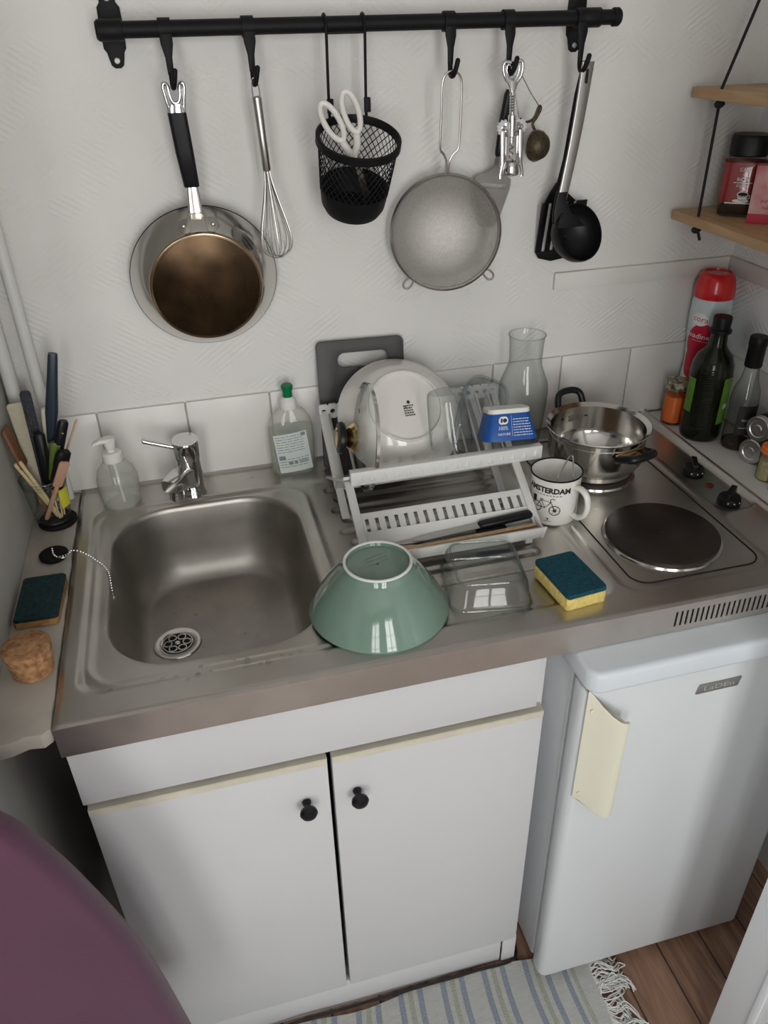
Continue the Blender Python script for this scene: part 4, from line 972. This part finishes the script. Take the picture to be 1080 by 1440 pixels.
mk=merge(*mk); obj('maker_mark',([(x*.9+.004,-.0487,z*1.0-.006) for x,z,_ in mk[0]],mk[1]),'ink',pl_)
# pan lid on edge
ld=thing('glass_pan_lid','round glass pan lid standing on edge with a gold and black knob at left','lid',(.505,-.180,1.022),(0,0,0))
ld.scale=(.92,.92,.92)
ld.rotation_euler=Vector((0,0,1)).rotation_difference(Vector((-.985,.03,.12)).normalized()).to_euler()
lr=.100
obj('glass',lathe([(lr,0),(.085,.008),(.06,.015),(.03,.0195),(.008,.021)],64,False,True),'glass',ld,ang=70)
obj('steel_rim',lathe([(lr-.001,-.003),(lr+.0025,-.003),(lr+.0025,.003),(lr-.001,.004)],72,loop=True),'polished',ld)
obj('knob_base',lathe([(.027,.0215),(.029,.025),(.021,.034),(.014,.039)],36),'gold',ld,ang=50)
obj('knob',lathe([(.013,.038),(.028,.042),(.0305,.047),(.028,.053),(.020,.0555)],36),'bake',ld,ang=50)
obj('knob_cap',lathe([(.0195,.0556),(.018,.0575),(.002,.0585)],30),'gold',ld)
obj('steam_vent',ring((.055,0,.0175),.0042,.0011,20,6),'satin',ld)
# tumbler upside down
tm=thing('glass_tumbler','clear faceted glass tumbler upside down on the rack front bar','glass',(.646,-.226,1.0095),(R(-10),R(-6),0))
tm.scale=(1.08,1.08,1.12)
n8=[]
def octo(r,z,n=48): return [(r*(1-.018*abs(sin(4*t)))*cos(t),r*(1-.018*abs(sin(4*t)))*sin(t),z) for t in[2*pi*k/n for k in range(n)]]
obj('wall',loft([octo(.0345,0),octo(.0342,.02),octo(.0305,.07),octo(.0285,.083),octo(.0265,.085),octo(.002,.085)],cap0=False),'glassg',tm,ang=40)
# storage container lid
cl=thing('glass_container_lid','rounded square glass dish with bluish rim standing on edge behind the tumbler','glass dish',(.727,-.150,1.014),(R(-16),R(28),R(14)))
cl.scale=(1.12,1.12,1.05)
rr=rrect(-.047,.047,-.068,.068,.030,8)
obj('panel',loft([[(x*s,y_,z*s) for x,z in rr] for s,y_ in((1,0),(.97,-.002),(.93,.010),(.90,.013),(.1,.014))],cap0=False),'glassb',cl,ang=60)
obj('rim',tube([(x,0,z) for x,z in rr],.0028,8,True),'glassb',cl)
# blue plastic pot upside down
bp0=thing('blue_yogurt_pot','blue plastic dairy pot with white edge upside down on the rack','plastic pot',(.742,-.236,1.0135),(R(-18),R(0),R(-6)))
def sq(w,d,z,r=.012): return [(x,y,z) for x,y in rrect(-w,w,-d,d,r,5)]
obj('pot',loft([sq(.0470,.033,0,.014),sq(.0465,.0325,.004,.014),sq(.0355,.026,.046),sq(.035,.0255,.047)]),'blue',bp0,ang=50)
obj('base_edge',loft([sq(.0362,.0267,.0455),sq(.0368,.0272,.0475),sq(.0362,.0267,.0530),sq(.033,.0235,.0535)]),'whitep',bp0,ang=50)
def onpot(g_,off=.0006): # flat art on the sloping front
    return [(x*(1-.25*(y/.046))*1.0,-(.033-(.007)*(y/.046))-off,y) for x,y,z in g_[0]],g_[1]
badge=rrect(-.026,-.006,.028,.041,.006,4)
obj('white_badge',onpot(([(x,y,0) for x,y in badge],[tuple(range(len(badge)))])),'white',bp0)
obj('badge_print',onpot(merge(quad2d(-.022,-.018,.031,.038),disc2d(-.013,.0345,.0045,.0035)),.0009),'ink',bp0)
ln=[];random.seed(8)
ln.append(shift2(text2d('100%',.009),-.0165,.0215)); ln.append(shift2(text2d('NATURE',.006),-.014,.0115))
for k in range(7):
    x=.004
    while x<.036:
        L_=random.uniform(.002,.007); ln.append(quad2d(x,min(x+L_,.038),.008+.0045*k,.0092+.0045*k)); x+=L_+.0012
ln.append(quad2d(.0008,.0013,.008,.042))
obj('lettering',onpot(merge(*ln),.0007),'white',bp0)
# cutlery in the tray
def lying(name,label,cat,p0,p1,parts):
    d=Vector(p1)-Vector(p0); th=thing(name,label,cat,p0,Vector((1,0,0)).rotation_difference(d.normalized()).to_euler(),'cutlery in the rack tray')
    for nm,g_,m_ in parts(d.length): obj(nm,g_,m_,th,ang=50)
def hb_(x0,x1,w,t_): return loft([[(x,y,z) for y,z in rrect(-w*s,w*s,-t_*s,t_*s,t_*.7*s,3)] for s,x in((.7,x0),(1,x0+.004),(1,x1-.004),(.8,x1))])
TZ=.9155
lying('table_knife','knife with glossy black handle on top of the cutlery tray','knife',(.530,-.372,TZ+.012),(.738,-.362,TZ+.020),lambda L:[('handle',hb_(L-.092,L,.0085,.005),'bake'),('blade',loft([[(x,y,z) for y,z in((-w,-.0006),(w,-.0006),(w,.0006),(-w,.0006))] for x,w in((0,.001),(.02,.007),(L-.093,.008))]),'satin')])
lying('table_knife','second black handled knife mostly hidden under the first','knife',(.500,-.366,TZ+.008),(.690,-.374,TZ+.009),lambda L:[('handle',hb_(L-.05,L,.007,.004),'blackp'),('blade',loft([[(x,y,z) for y,z in((-w,-.0006),(w,-.0006),(w,.0006),(-w,.0006))] for x,w in((0,.001),(.02,.006),(L-.051,.006))]),'satin')])
lying('wooden_spoon','long thin wooden spoon lying across the cutlery tray','spoon',(.505,-.392,TZ+.012),(.736,-.386,TZ+.013),lambda L:[('stick',hb_(.02,L,.004,.0025),'wood1'),('bowl',ball((.012,0,0),.022,.010,.003,14,8),'wood1')])
lying('paring_knife','small knife with reddish brown wooden handle in the tray','knife',(.572,-.378,TZ+.006),(.738,-.394,TZ+.011),lambda L:[('handle',hb_(L-.075,L,.006,.004),'wood2'),('blade',loft([[(x,y,z) for y,z in((-w,-.0006),(w,-.0006),(w,.0006),(-w,.0006))] for x,w in((0,.001),(.02,.006),(L-.076,.006))]),'satin')])
lying('table_fork','steel fork lying lowest in the left of the cutlery tray','fork',(.470,-.384,TZ+.004),(.640,-.356,TZ+.005),lambda L:[('stem',hb_(.04,L,.0035,.0012),'satin'),('head',loft([[(x,y,z) for y,z in((-w,-.001),(w,-.001),(w,.001),(-w,.001))] for x,w in((.022,.011),(.035,.010),(.045,.004))]),'satin'),('tines',merge(*[box(-.006,.023,-.0105+.006*k,-.0075+.006*k,-.001,.001) for k in range(4)]),'satin')])
# ================================================================== THINGS ON THE DRAINBOARD
gb=thing('green_bowl','sage green glazed bowl turned upside down on the drainboard front','bowl',(.447,-.484,.8995))
bpo=[(.1015,0),(.1025,.0015),(.1018,.004),(.090,.026),(.073,.052),(.058,.070),(.0505,.078),(.0495,.0835)]
obj('bowl',lathe(bpo+[(.0455,.0835),(.0445,.0785),(.002,.0785)]+[(.002,.0745),(.044,.0745),(.056,.066),(.071,.048),(.088,.023),(.0985,.004)],80,False,False,True),'green',gb,ang=50)
obj('foot_ring',lathe([(.0497,.0828),(.0494,.0846),(.0475,.0853),(.0457,.0846),(.0454,.0828)],64,loop=True),'white',gb)
st_=[];random.seed(6)
for k in range(3):
    x=-.015
    while x<.015:
        L_=random.uniform(.003,.007); st_.append(quad2d(x,x+L_,.008-.008*k,.0095-.008*k)); x+=L_+.0015
obj('maker_mark',([(x*cos(.3)-y*sin(.3),x*sin(.3)+y*cos(.3)+.01,.0788) for x,y,_ in merge(*st_)[0]],merge(*st_)[1]),'inkgrey',gb)
gd=thing('square_glass_dish','clear rounded square glass dish turned over on the drainboard','glass dish',(.617,-.472,.8965),(0,0,R(-10)))
s_=[sq(.061,.066,.0,.022),sq(.0615,.0665,.002,.022),sq(.060,.065,.006,.022),sq(.055,.060,.034,.020),sq(.050,.055,.041,.018),sq(.046,.051,.0425,.016)]
obj('walls',loft(s_,cap0=False),'glassg',gd,ang=60)
obj('rim',tube([(x,y,.002) for x,y in rrect(-.061,.061,-.066,.066,.022,8)],.0022,8,True),'glassg',gd)
obj('base_edge',tube([(x,y,.0415) for x,y in rrect(-.049,.049,-.054,.054,.017,8)],.0017,8,True),'glassg',gd)
# mug with tea tongs
mg_=thing('white_mug','white enamel-style mug with black rim and a black bicycle print','mug',(.799,-.321,.8975))
mpf=[(.035,0),(.0385,.0015),(.0400,.005),(.0412,.05),(.0425,.086),(.0432,.0885)]
obj('cup',lathe(mpf+[(.0418,.0885),(.0408,.085),(.0388,.010),(.0355,.0045),(.002,.004)],56,True,False),'mug',mg_,ang=50)
obj('black_rim',lathe([(.0415,.0875),(.0436,.0875),(.0438,.0890),(.0425,.0900),(.0412,.0890)],56,loop=True),'black',mg_)
ha=R(-66)
hp_=smooth_path([(.0405,0,.072),(.054,0,.074),(.066,0,.066),(.0705,0,.048),(.066,0,.030),(.054,0,.020),(.0400,0,.020)],5)
obj('handle',xf(tube(hp_,.0062,12,flat=1.0,flat2=.75),RZ(ha)),'mug',mg_)
mr_=prof_r(mpf[2:])
art=[shift2(text2d('AMSTERDAM',.0130,'CENTER',.0006),0,.070-.0,R(0),1.0,1.05)]
for k in range(9): art.append(quad2d(-.024+k*.0055,-.0205+k*.0055,.0605,.0617))
def circ(cx,cy,r,w,n=22): return stroke2d([(cx+r*cos(2*pi*k/n),cy+r*sin(2*pi*k/n)) for k in range(n)],w,True)
art+=[circ(-.017,.0365,.0088,.0012),circ(.014,.0335,.0088,.0012),circ(.014,.0335,.002,.002)]
for a_ in range(6): art.append(stroke2d([(.014,.0335),(.014+.0086*cos(a_*pi/3),.0335+.0086*sin(a_*pi/3))],.0004))
for p in ([(-.017,.0365),(-.010,.050),(.007,.049),(.014,.0335)],[(-.010,.050),(-.002,.037),(.007,.049)],[(-.017,.0365),(-.002,.037)],[(.007,.049),(.006,.054),(.010,.056),(.013,.054)],[(-.012,.052),(-.006,.052)]): art.append(stroke2d(p,.0012))
art+=[quad2d(-.026,-.019,.044,.056),disc2d(.004,.0165,.0014),quad2d(-.002,.010,.0115,.0122)]
obj('print',wrap(merge(*art),lambda z:.0412,R(-133),.0,.0012),'ink',mg_,ang=80)
tt=thing('tea_tongs','thin steel tea infuser tongs standing inside the mug','tea infuser',(.800,-.321,.9020),(0,0,R(-6)))
obj('wire_arm',merge(tube(smooth_path([(.004,-.010,.012),(-.006,-.018,.072),(.006,-.006,.088),(.022,.010,.0995),(.028,.014,.101),(.030,.011,.096),(.0255,-.004,.084),(.021,-.018,.070),(.008,-.008,.012)],5),.0012,6),ball((-.006,-.018,.072),.0022,n=8,m=6)),'satin',tt)
obj('infuser_head',ball((.005,-.009,.0095),.009,n=14,m=10),'infuser',tt)
# carafe
cf=thing('glass_carafe','tall clear glass carafe with a narrow neck standing behind the dish rack','carafe',(.848,-.060,.8985))
cpf=[(.030,0),(.0345,.002),(.0385,.012),(.0425,.045),(.0465,.095),(.0475,.118),(.0455,.135),(.0350,.162),(.0315,.172),(.0310,.185),(.0320,.210),(.0340,.229)]
obj('glass',lathe(cpf,56,True,False),'glassg',cf,ang=60)
obj('rim',ring((0,0,.229),.0345,.0012,48,6),'glassg',cf)
obj('thick_base',lathe([(.033,.003),(.037,.009),(.002,.012)],40),'glassg',cf)
# saucepan
po=thing('saucepan','stainless steel two-handled pot without lid on the rear hotplate','pot',(.935,-.205,.9112),(0,0,R(-76)))
ppf=[(.068,0),(.0715,.002),(.0715,.010),(.080,.015),(.0855,.024),(.0870,.034),(.0865,.080),(.0930,.084),(.0945,.087),(.0935,.0885)]
ppi=[(.0915,.0868),(.0855,.0825),(.0850,.038),(.0825,.031),(.072,.012),(.064,.005),(.002,.004)]
obj('pot_body',lathe(ppf+ppi,80,True,False),'polished',po,ang=40)
obj('weld_line',ring((0,0,.072),.0868,.0006,64,6),'satin',po)
def pothandle(s,tilt):
    g_=tube(smooth_path([(.084,-.030,.062),(.098,-.029,.066),(.116,-.024,.072),(.121,0,.074),(.116,.024,.072),(.098,.029,.066),(.084,.030,.062)],6),.0062,10,flat=1.0,flat2=1.15)
    m_=obj('handle',xf(g_,RZ(0 if s>0 else pi)),'bake',po,ang=50)
    obj('handle_bracket',xf(merge(box(.0845,.090,-.034,.034,.054,.070)),RZ(0 if s>0 else pi)),'gold' if s>0 else 'satin',m_,bev=.001)
pothandle(1,0)
g_=tube(smooth_path([(.084,-.027,.060),(.096,-.027,.078),(.108,-.022,.102),(.111,0,.108),(.108,.022,.102),(.096,.027,.078),(.084,.027,.060)],6),.0058,10,flat=1.1,flat2=1.0)
h_=obj('handle',xf(g_,RZ(R(170))),'bake',po,ang=50); obj('handle_bracket',xf(box(.0845,.0885,-.030,.030,.054,.068),RZ(R(170))),'satin',h_,bev=.001)
# ================================================================== RIGHT LEDGE
LZ=.9022
oj=thing('orange_jar','small glass jar of orange sauce with a patterned cream lid on the right ledge','jar',(1.188,-.066,LZ))
opf=[(.018,0),(.0215,.002),(.0225,.008),(.0225,.070),(.021,.078)]
obj('glass',lathe(opf,36),'glassg',oj,ang=50); obj('contents',lathe([(.0205,.006),(.0215,.010),(.0215,.062),(.002,.063)],36),'orange',oj)
obj('lid',lathe([(.0228,.077),(.0238,.079),(.0238,.0915),(.0225,.0935),(.002,.0938)],36),'pattern',oj)
sy=thing('syrup_bottle','pale blue printed syrup bottle with a red cap in the right corner','bottle',(1.244,-.0475,LZ),(0,0,0))
spf=[(.030,0),(.0345,.002),(.0365,.010),(.0365,.060),(.0345,.085),(.0320,.110),(.0320,.130),(.0345,.160),(.0375,.190),(.0385,.215),(.0380,.243),(.0360,.255)]
obj('bottle',lathe(spf,56),'syrup',sy,ang=60)
obj('cap',lathe([(.0375,.2555),(.0385,.257),(.0380,.272),(.0345,.290),(.0310,.299),(.0250,.303),(.0245,.3005),(.002,.300)],48),'red',sy,ang=50)
rs=prof_r(spf); A0=R(-148)
def blob(cx,cy,rx,ry,n=40,f=None,m=6):
    V=[(cx,cy,0)]; F=[(0,1+k,1+(k+1)%n) for k in range(n)]
    for q in range(1,m+1):
        V+=[(cx+rx*q/m*(1+(0 if not f else f(2*pi*k/n)))*cos(2*pi*k/n),cy+ry*q/m*(1+(0 if not f else f(2*pi*k/n)))*sin(2*pi*k/n),0) for k in range(n)]
        if q<m:
            o_=1+(q-1)*n; F+=[(o_+k,o_+(k+1)%n,o_+n+(k+1)%n,o_+n+k) for k in range(n)]
    return V,F
def wr(nm,g_,m_,off): obj(nm,wrap(g_,rs,A0,0,off),m_,sy,ang=80)
wr('crimson_print',merge(blob(.002,.172,.026,.040,48,lambda t:.10*sin(2*t+.6)),blob(-.012,.125,.014,.030)),'crim',.0006)
wr('logo_disc',blob(-.002,.217,.0165,.0125),'white',.0009)
wr('logo_lettering',shift2(text2d('cora',.0155),-.001,.218,R(-4),1.1,1),'crim',.0014)
wr('name_lettering',merge(shift2(text2d('grenadine',.0145),-.009,.184,R(-3),1.05,1.05),shift2(text2d('saveur fruits rouges',.0035),.004,.174,R(-3),1.2,1)),'white',.0011)
wr('fruit_print',merge(blob(.001,.090,.0115,.0125),blob(-.009,.070,.0125,.017),blob(-.008,.115,.006,.007),blob(-.013,.105,.004,.005),blob(.010,.128,.009,.012)),'berry',.0012)
wr('blueberry_print',merge(blob(.016,.112,.005,.0055),blob(.030,.104,.004,.004)),'navy',.0012)
wr('leaf_print',merge(blob(-.012,.084,.006,.005)),'leaf',.0016)
wr('green_mark',quad2d(-.001,.008,.030,.036),'labgreen2',.0010)
ob=thing('olive_oil_bottle','big dark green glass oil bottle with black cap and green labels on the right ledge','bottle',(1.208,-.1345,LZ))
obf=[(.032,0),(.0370,.002),(.0395,.010),(.0400,.135),(.0385,.154),(.0320,.172),(.0195,.186),(.0165,.194),(.0150,.215),(.0150,.220)]
obj('bottle',lathe(obf,56),'olive',ob,ang=60)
obj('cap',lathe([(.0200,.216),(.0208,.218),(.0200,.2215),(.0165,.224),(.0172,.243),(.0160,.246),(.002,.2465)],40),'blackp',ob,ang=40)
robf=prof_r(obf)
rib=[]
for k in range(26):
    z=.030+.0048*k
    pts=[((robf(z+x*.25)+.0003)*cos(R(-133)+x/.037),(robf(z+x*.25)+.0003)*sin(R(-133)+x/.037),z+x*.25) for x in[-.013+.0026*i for i in range(11)]]
    rib.append(tube(pts,.0013,5))
obj('glass_ribs',merge(*rib),'olive',ob)
obj('label',wrap(quad2d(-.008,.040,.040,.135,14,2),robf,R(-75),0,.0006),'labgreen',ob,ang=80)
obj('label_print',wrap(merge(quad2d(.0,.012,.072,.082,4,1),quad2d(.016,.034,.056,.062,4,1),quad2d(.016,.032,.10,.112,4,1)),robf,R(-75),0,.0010),'label',ob,ang=80)
obj('label',wrap(quad2d(-.030,-.009,.060,.130,8,2),robf,R(-152),0,.0006),'labgreen',ob,ang=80)
vb=thing('vinegar_bottle','slim clear glass bottle with black cap and nearly empty, right of the oil bottle','bottle',(1.2465,-.196,LZ))
vpf=[(.021,0),(.0250,.002),(.0262,.008),(.0262,.100),(.0240,.120),(.0165,.140),(.0135,.160),(.0130,.172)]
obj('bottle',lathe(vpf,44,True,False),'glassg',vb,ang=60)
obj('cap',lathe([(.0150,.166),(.0158,.168),(.0155,.205),(.0165,.207),(.0163,.221),(.0150,.224),(.002,.2245)],36),'blackp',vb,ang=40)
obj('label',wrap(quad2d(-.022,.030,.035,.095,10,1),lambda z:.0262,R(-95),0,.0005),'ink',vb,ang=80)
obj('label_print',wrap(merge(shift2(text2d('BALSAMICO',.0058),.003,.066),quad2d(-.016,.022,.050,.0508,8,1)),lambda z:.0262,R(-95),0,.0009),'white',vb,ang=80)
obj('liquid',lathe([(.022,.002),(.0248,.004),(.0248,.014),(.002,.0145)],36),'coffee',vb)
def spicejar(label,loc,rot,fill,hl=.058,r=.0195,lid='alu'):
    t=thing('spice_jar',label,'spice jar',loc,rot,'spice jars on the right ledge')
    pf=[(r-.003,0),(r,.002),(r,hl),(r-.003,hl+.004)]
    obj('glass',lathe(pf,32),'glassg',t,ang=50)
    obj('contents',lathe([(r-.0022,.002),(r-.0018,.004),(r-.0018,hl*.78),(.002,hl*.8)],32),fill,t)
    obj('lid',lathe([(r-.001,hl+.003),(r+.0005,hl+.005),(r+.0005,hl+.015),(r-.001,hl+.017),(r*.70,hl+.017),(r*.64,hl+.0158),(r*.36,hl+.0158),(r*.30,hl+.0175),(.001,hl+.0175)],40),lid,t,ang=35)
    return t
def lie(v): return Vector((0,0,1)).rotation_difference(Vector(v).normalized()).to_euler()
ax=Vector((-.97,-.30,0)).normalized()
spicejar('glass spice jar lying on its side, lower of two, silver lid facing out',(1.286,-.2475,LZ+.0241),lie(ax),'herb',.046,.0235)
spicejar('glass spice jar lying on its side on top of another, silver lid facing out',(1.288,-.2495,LZ+.0241+.0476),lie(ax),'ink',.046,.0235)
spicejar('upright glass spice jar of pale yellow powder in front of the lying jars',(1.221,-.325,LZ),(0,0,0),'spice',.050,.0185,'orange')
spicejar('upright spice jar with orange contents behind the pale yellow one',(1.266,-.300,LZ),(0,0,0),'orange',.085,.0225)
spicejar('upright jar of mixed herbs at the right edge, nearest the viewer',(1.213,-.374,LZ),(0,0,0),'herb',.052,.0195)
# ================================================================== CORD SHELF
S0,S1,SY0,SY1=1.143,1.288,-.62,-.012
def shelfboard(z,label):
    t=thing('hanging_shelf_board',label,'shelf board',(0,0,z),group='boards of the cord shelf')
    obj('plank',box(S0,S1,SY0,SY1,-.0165,0),'shelfw',t,bev=.0015); return t
shelfboard(1.3195,'lower pine board of the cord-hung shelf, carrying the coffee and tea')
shelfboard(1.521,'upper pine board of the cord-hung shelf at the right edge')
cd=thing('shelf_cord','black cord that suspends the two pine boards from the wall','cord',(0,0,0))
for y,sd in((-.081,1),(-.55,1)):
    obj('front_cord',tube([(1.302,y+.02,1.95),(1.1525,y,1.5225),(1.1525,y,1.503),(1.1525,y,1.3205),(1.1525,y,1.301),(1.156,y-.003,1.292),(1.160,y-.006,1.279)],.0026,8),'rope',cd)
    obj('rear_cord',tube([(1.302,y+.02,1.95),(1.280,y,1.5225),(1.280,y,1.300)],.0026,8),'rope',cd)
    for z in(1.4985,1.2965): obj('knot',merge(ball((1.1525,y,z),.0085,.0065,.0065,12,8),ball((1.157,y-.002,z+.001),.0045,n=10,m=8),ball((1.280,y,z),.0055,n=12,m=8)),'rope',cd)
cj=thing('coffee_jar','instant coffee jar with black lid and dark red label on the lower shelf board','jar',(1.228,-.083,1.3198),(0,0,R(-36)))
def sqr(w,z,r=.016): return [(x,y,z) for x,y in rrect(-w,w,-w*.92,w*.92,r,6)]
obj('glass',loft([sqr(.030,0,.012),sqr(.0335,.003),sqr(.0345,.020),sqr(.0335,.085),sqr(.029,.097,.020),sqr(.0265,.100,.022)]),'glassg',cj,ang=60)
obj('coffee',loft([sqr(.0315,.003),sqr(.0322,.05),sqr(.002,.0505,.001)]),'coffee',cj)
obj('lid',loft([sqr(.0300,.097,.024),sqr(.0320,.099,.025),sqr(.0320,.127,.025),sqr(.0300,.131,.024)]),'blackp',cj,ang=40)
lbq=rrect(-.0345,.0345,-.0325,.0325,.0165,6)
obj('label',loft([[(x*s,y*s*.93,z) for x,y in lbq] for s,z in((1.008,.022),(.985,.088))],cap0=False,cap1=False),'colab',cj,ang=60)
tl_=[shift2(text2d('CAFE',.009),0,.078),shift2(text2d('RICHE',.009),0,.062),quad2d(-.018,.018,.0565,.0575),shift2(text2d('SOLUBLE',.006),0,.052),quad2d(-.028,.022,.0225,.0245)]
tl_+=[disc2d(.004,.038,.011,.0055),disc2d(.004,.0345,.009,.008),disc2d(.002,.0275,.016,.003),stroke2d([(.013,.036),(.018,.037),(.0185,.033),(.012,.030)],.0016)]
obj('label_print',([(x*.85,-.0325-.0012+.0006*z_,z_) for x,z_,_ in merge(*tl_)[0]],merge(*tl_)[1]),'white',cj)
obj('coffee_print',([(x,-.0342,z_) for x,z_,_ in disc2d(.0035,.0385,.008,.0028)[0]],disc2d(.0035,.0385,.008,.0028)[1]),'coffee',cj)
tb_=thing('tea_box','pink and red fruit tea carton leaning beside the coffee jar','box',(1.236,-.168,1.3198),(0,0,R(-38)))
obj('carton',box(-.040,.040,-.014,.014,0,.092),'tea',tb_,bev=.0006)
obj('print_band',([(x,-.0146,z_) for x,z_,_ in quad2d(-.040,.040,.0,.016)[0]],quad2d(-.040,.040,.0,.016)[1]),'crim',tb_)
obj('brand_disc',([(x,-.0146,z_) for x,z_,_ in blob(.002,.068,.023,.018)[0]],blob(.002,.068,.023,.018)[1]),'teay',tb_)
sh_=rrect(-.018,.022,.060,.075,.003,3)
obj('brand_shield',([(x,-.0150,z_) for x,z_ in sh_],[tuple(range(len(sh_)))]),'inkred',tb_)
lt_=shift2(text2d('Lipton',.0125),.002,.0675)
obj('brand_lettering',([(x,-.0154,z_) for x,z_,_ in lt_[0]],lt_[1]),'white',tb_)
lt_=merge(shift2(text2d('INFUSION',.008),-.006,.036),shift2(text2d('fruits rouges',.007),-.002,.026))
obj('flavour_lettering',([(x,-.0152,z_) for x,z_,_ in lt_[0]],lt_[1]),'inkred',tb_)
yp=thing('yellow_packet','yellow packet with black top behind the tea box','packet',(1.262,-.140,1.3198),(0,0,R(-30)))
obj('packet',box(-.020,.020,-.010,.010,0,.108),'teay',yp,bev=.003); obj('packet_top',box(-.019,.019,-.009,.009,.1082,.122),'blackp',yp,bev=.002)
# ================================================================== CAMERA, LIGHT
cam_d=bpy.data.cameras.new('camera'); cam=bpy.data.objects.new('camera',cam_d); COL.objects.link(cam)
cam.location=(.239681884,-1.35939005,1.63230048); cam.rotation_euler=(1.00772653,.0209880401,-.257682609)
cam_d.sensor_fit='VERTICAL'; cam_d.sensor_height=36; cam_d.lens=1100.74/1440*36; cam_d.clip_start=.02
SC.camera=cam
def area(name,loc,rot,sx,sy,p,c):
    l=bpy.data.lights.new(name,'AREA'); l.shape='RECTANGLE'; l.size=sx; l.size_y=sy; l.energy=p; l.color=c
    o=bpy.data.objects.new(name,l); COL.objects.link(o); o.location=loc; o.rotation_euler=rot; return o
for p,q in wins: area('window_daylight',((p+q)/2,-3.14,1.425),(R(90),0,0),.6,1.65,30 if p<0 else 38,(1.0,.972,.945))
wd=bpy.data.worlds.new('sky'); SC.world=wd; wd.use_nodes=True
wd.node_tree.nodes['Background'].inputs[0].default_value=(.75,.85,1,1); wd.node_tree.nodes['Background'].inputs[1].default_value=1.0
SC.view_settings.view_transform='Standard'; SC.view_settings.look='None'; SC.cycles.transparent_max_bounces=24
SC.view_settings.exposure=-0.18; SC.view_settings.gamma=1.0
try: SC.view_settings.use_curve_mapping=False
except Exception: pass
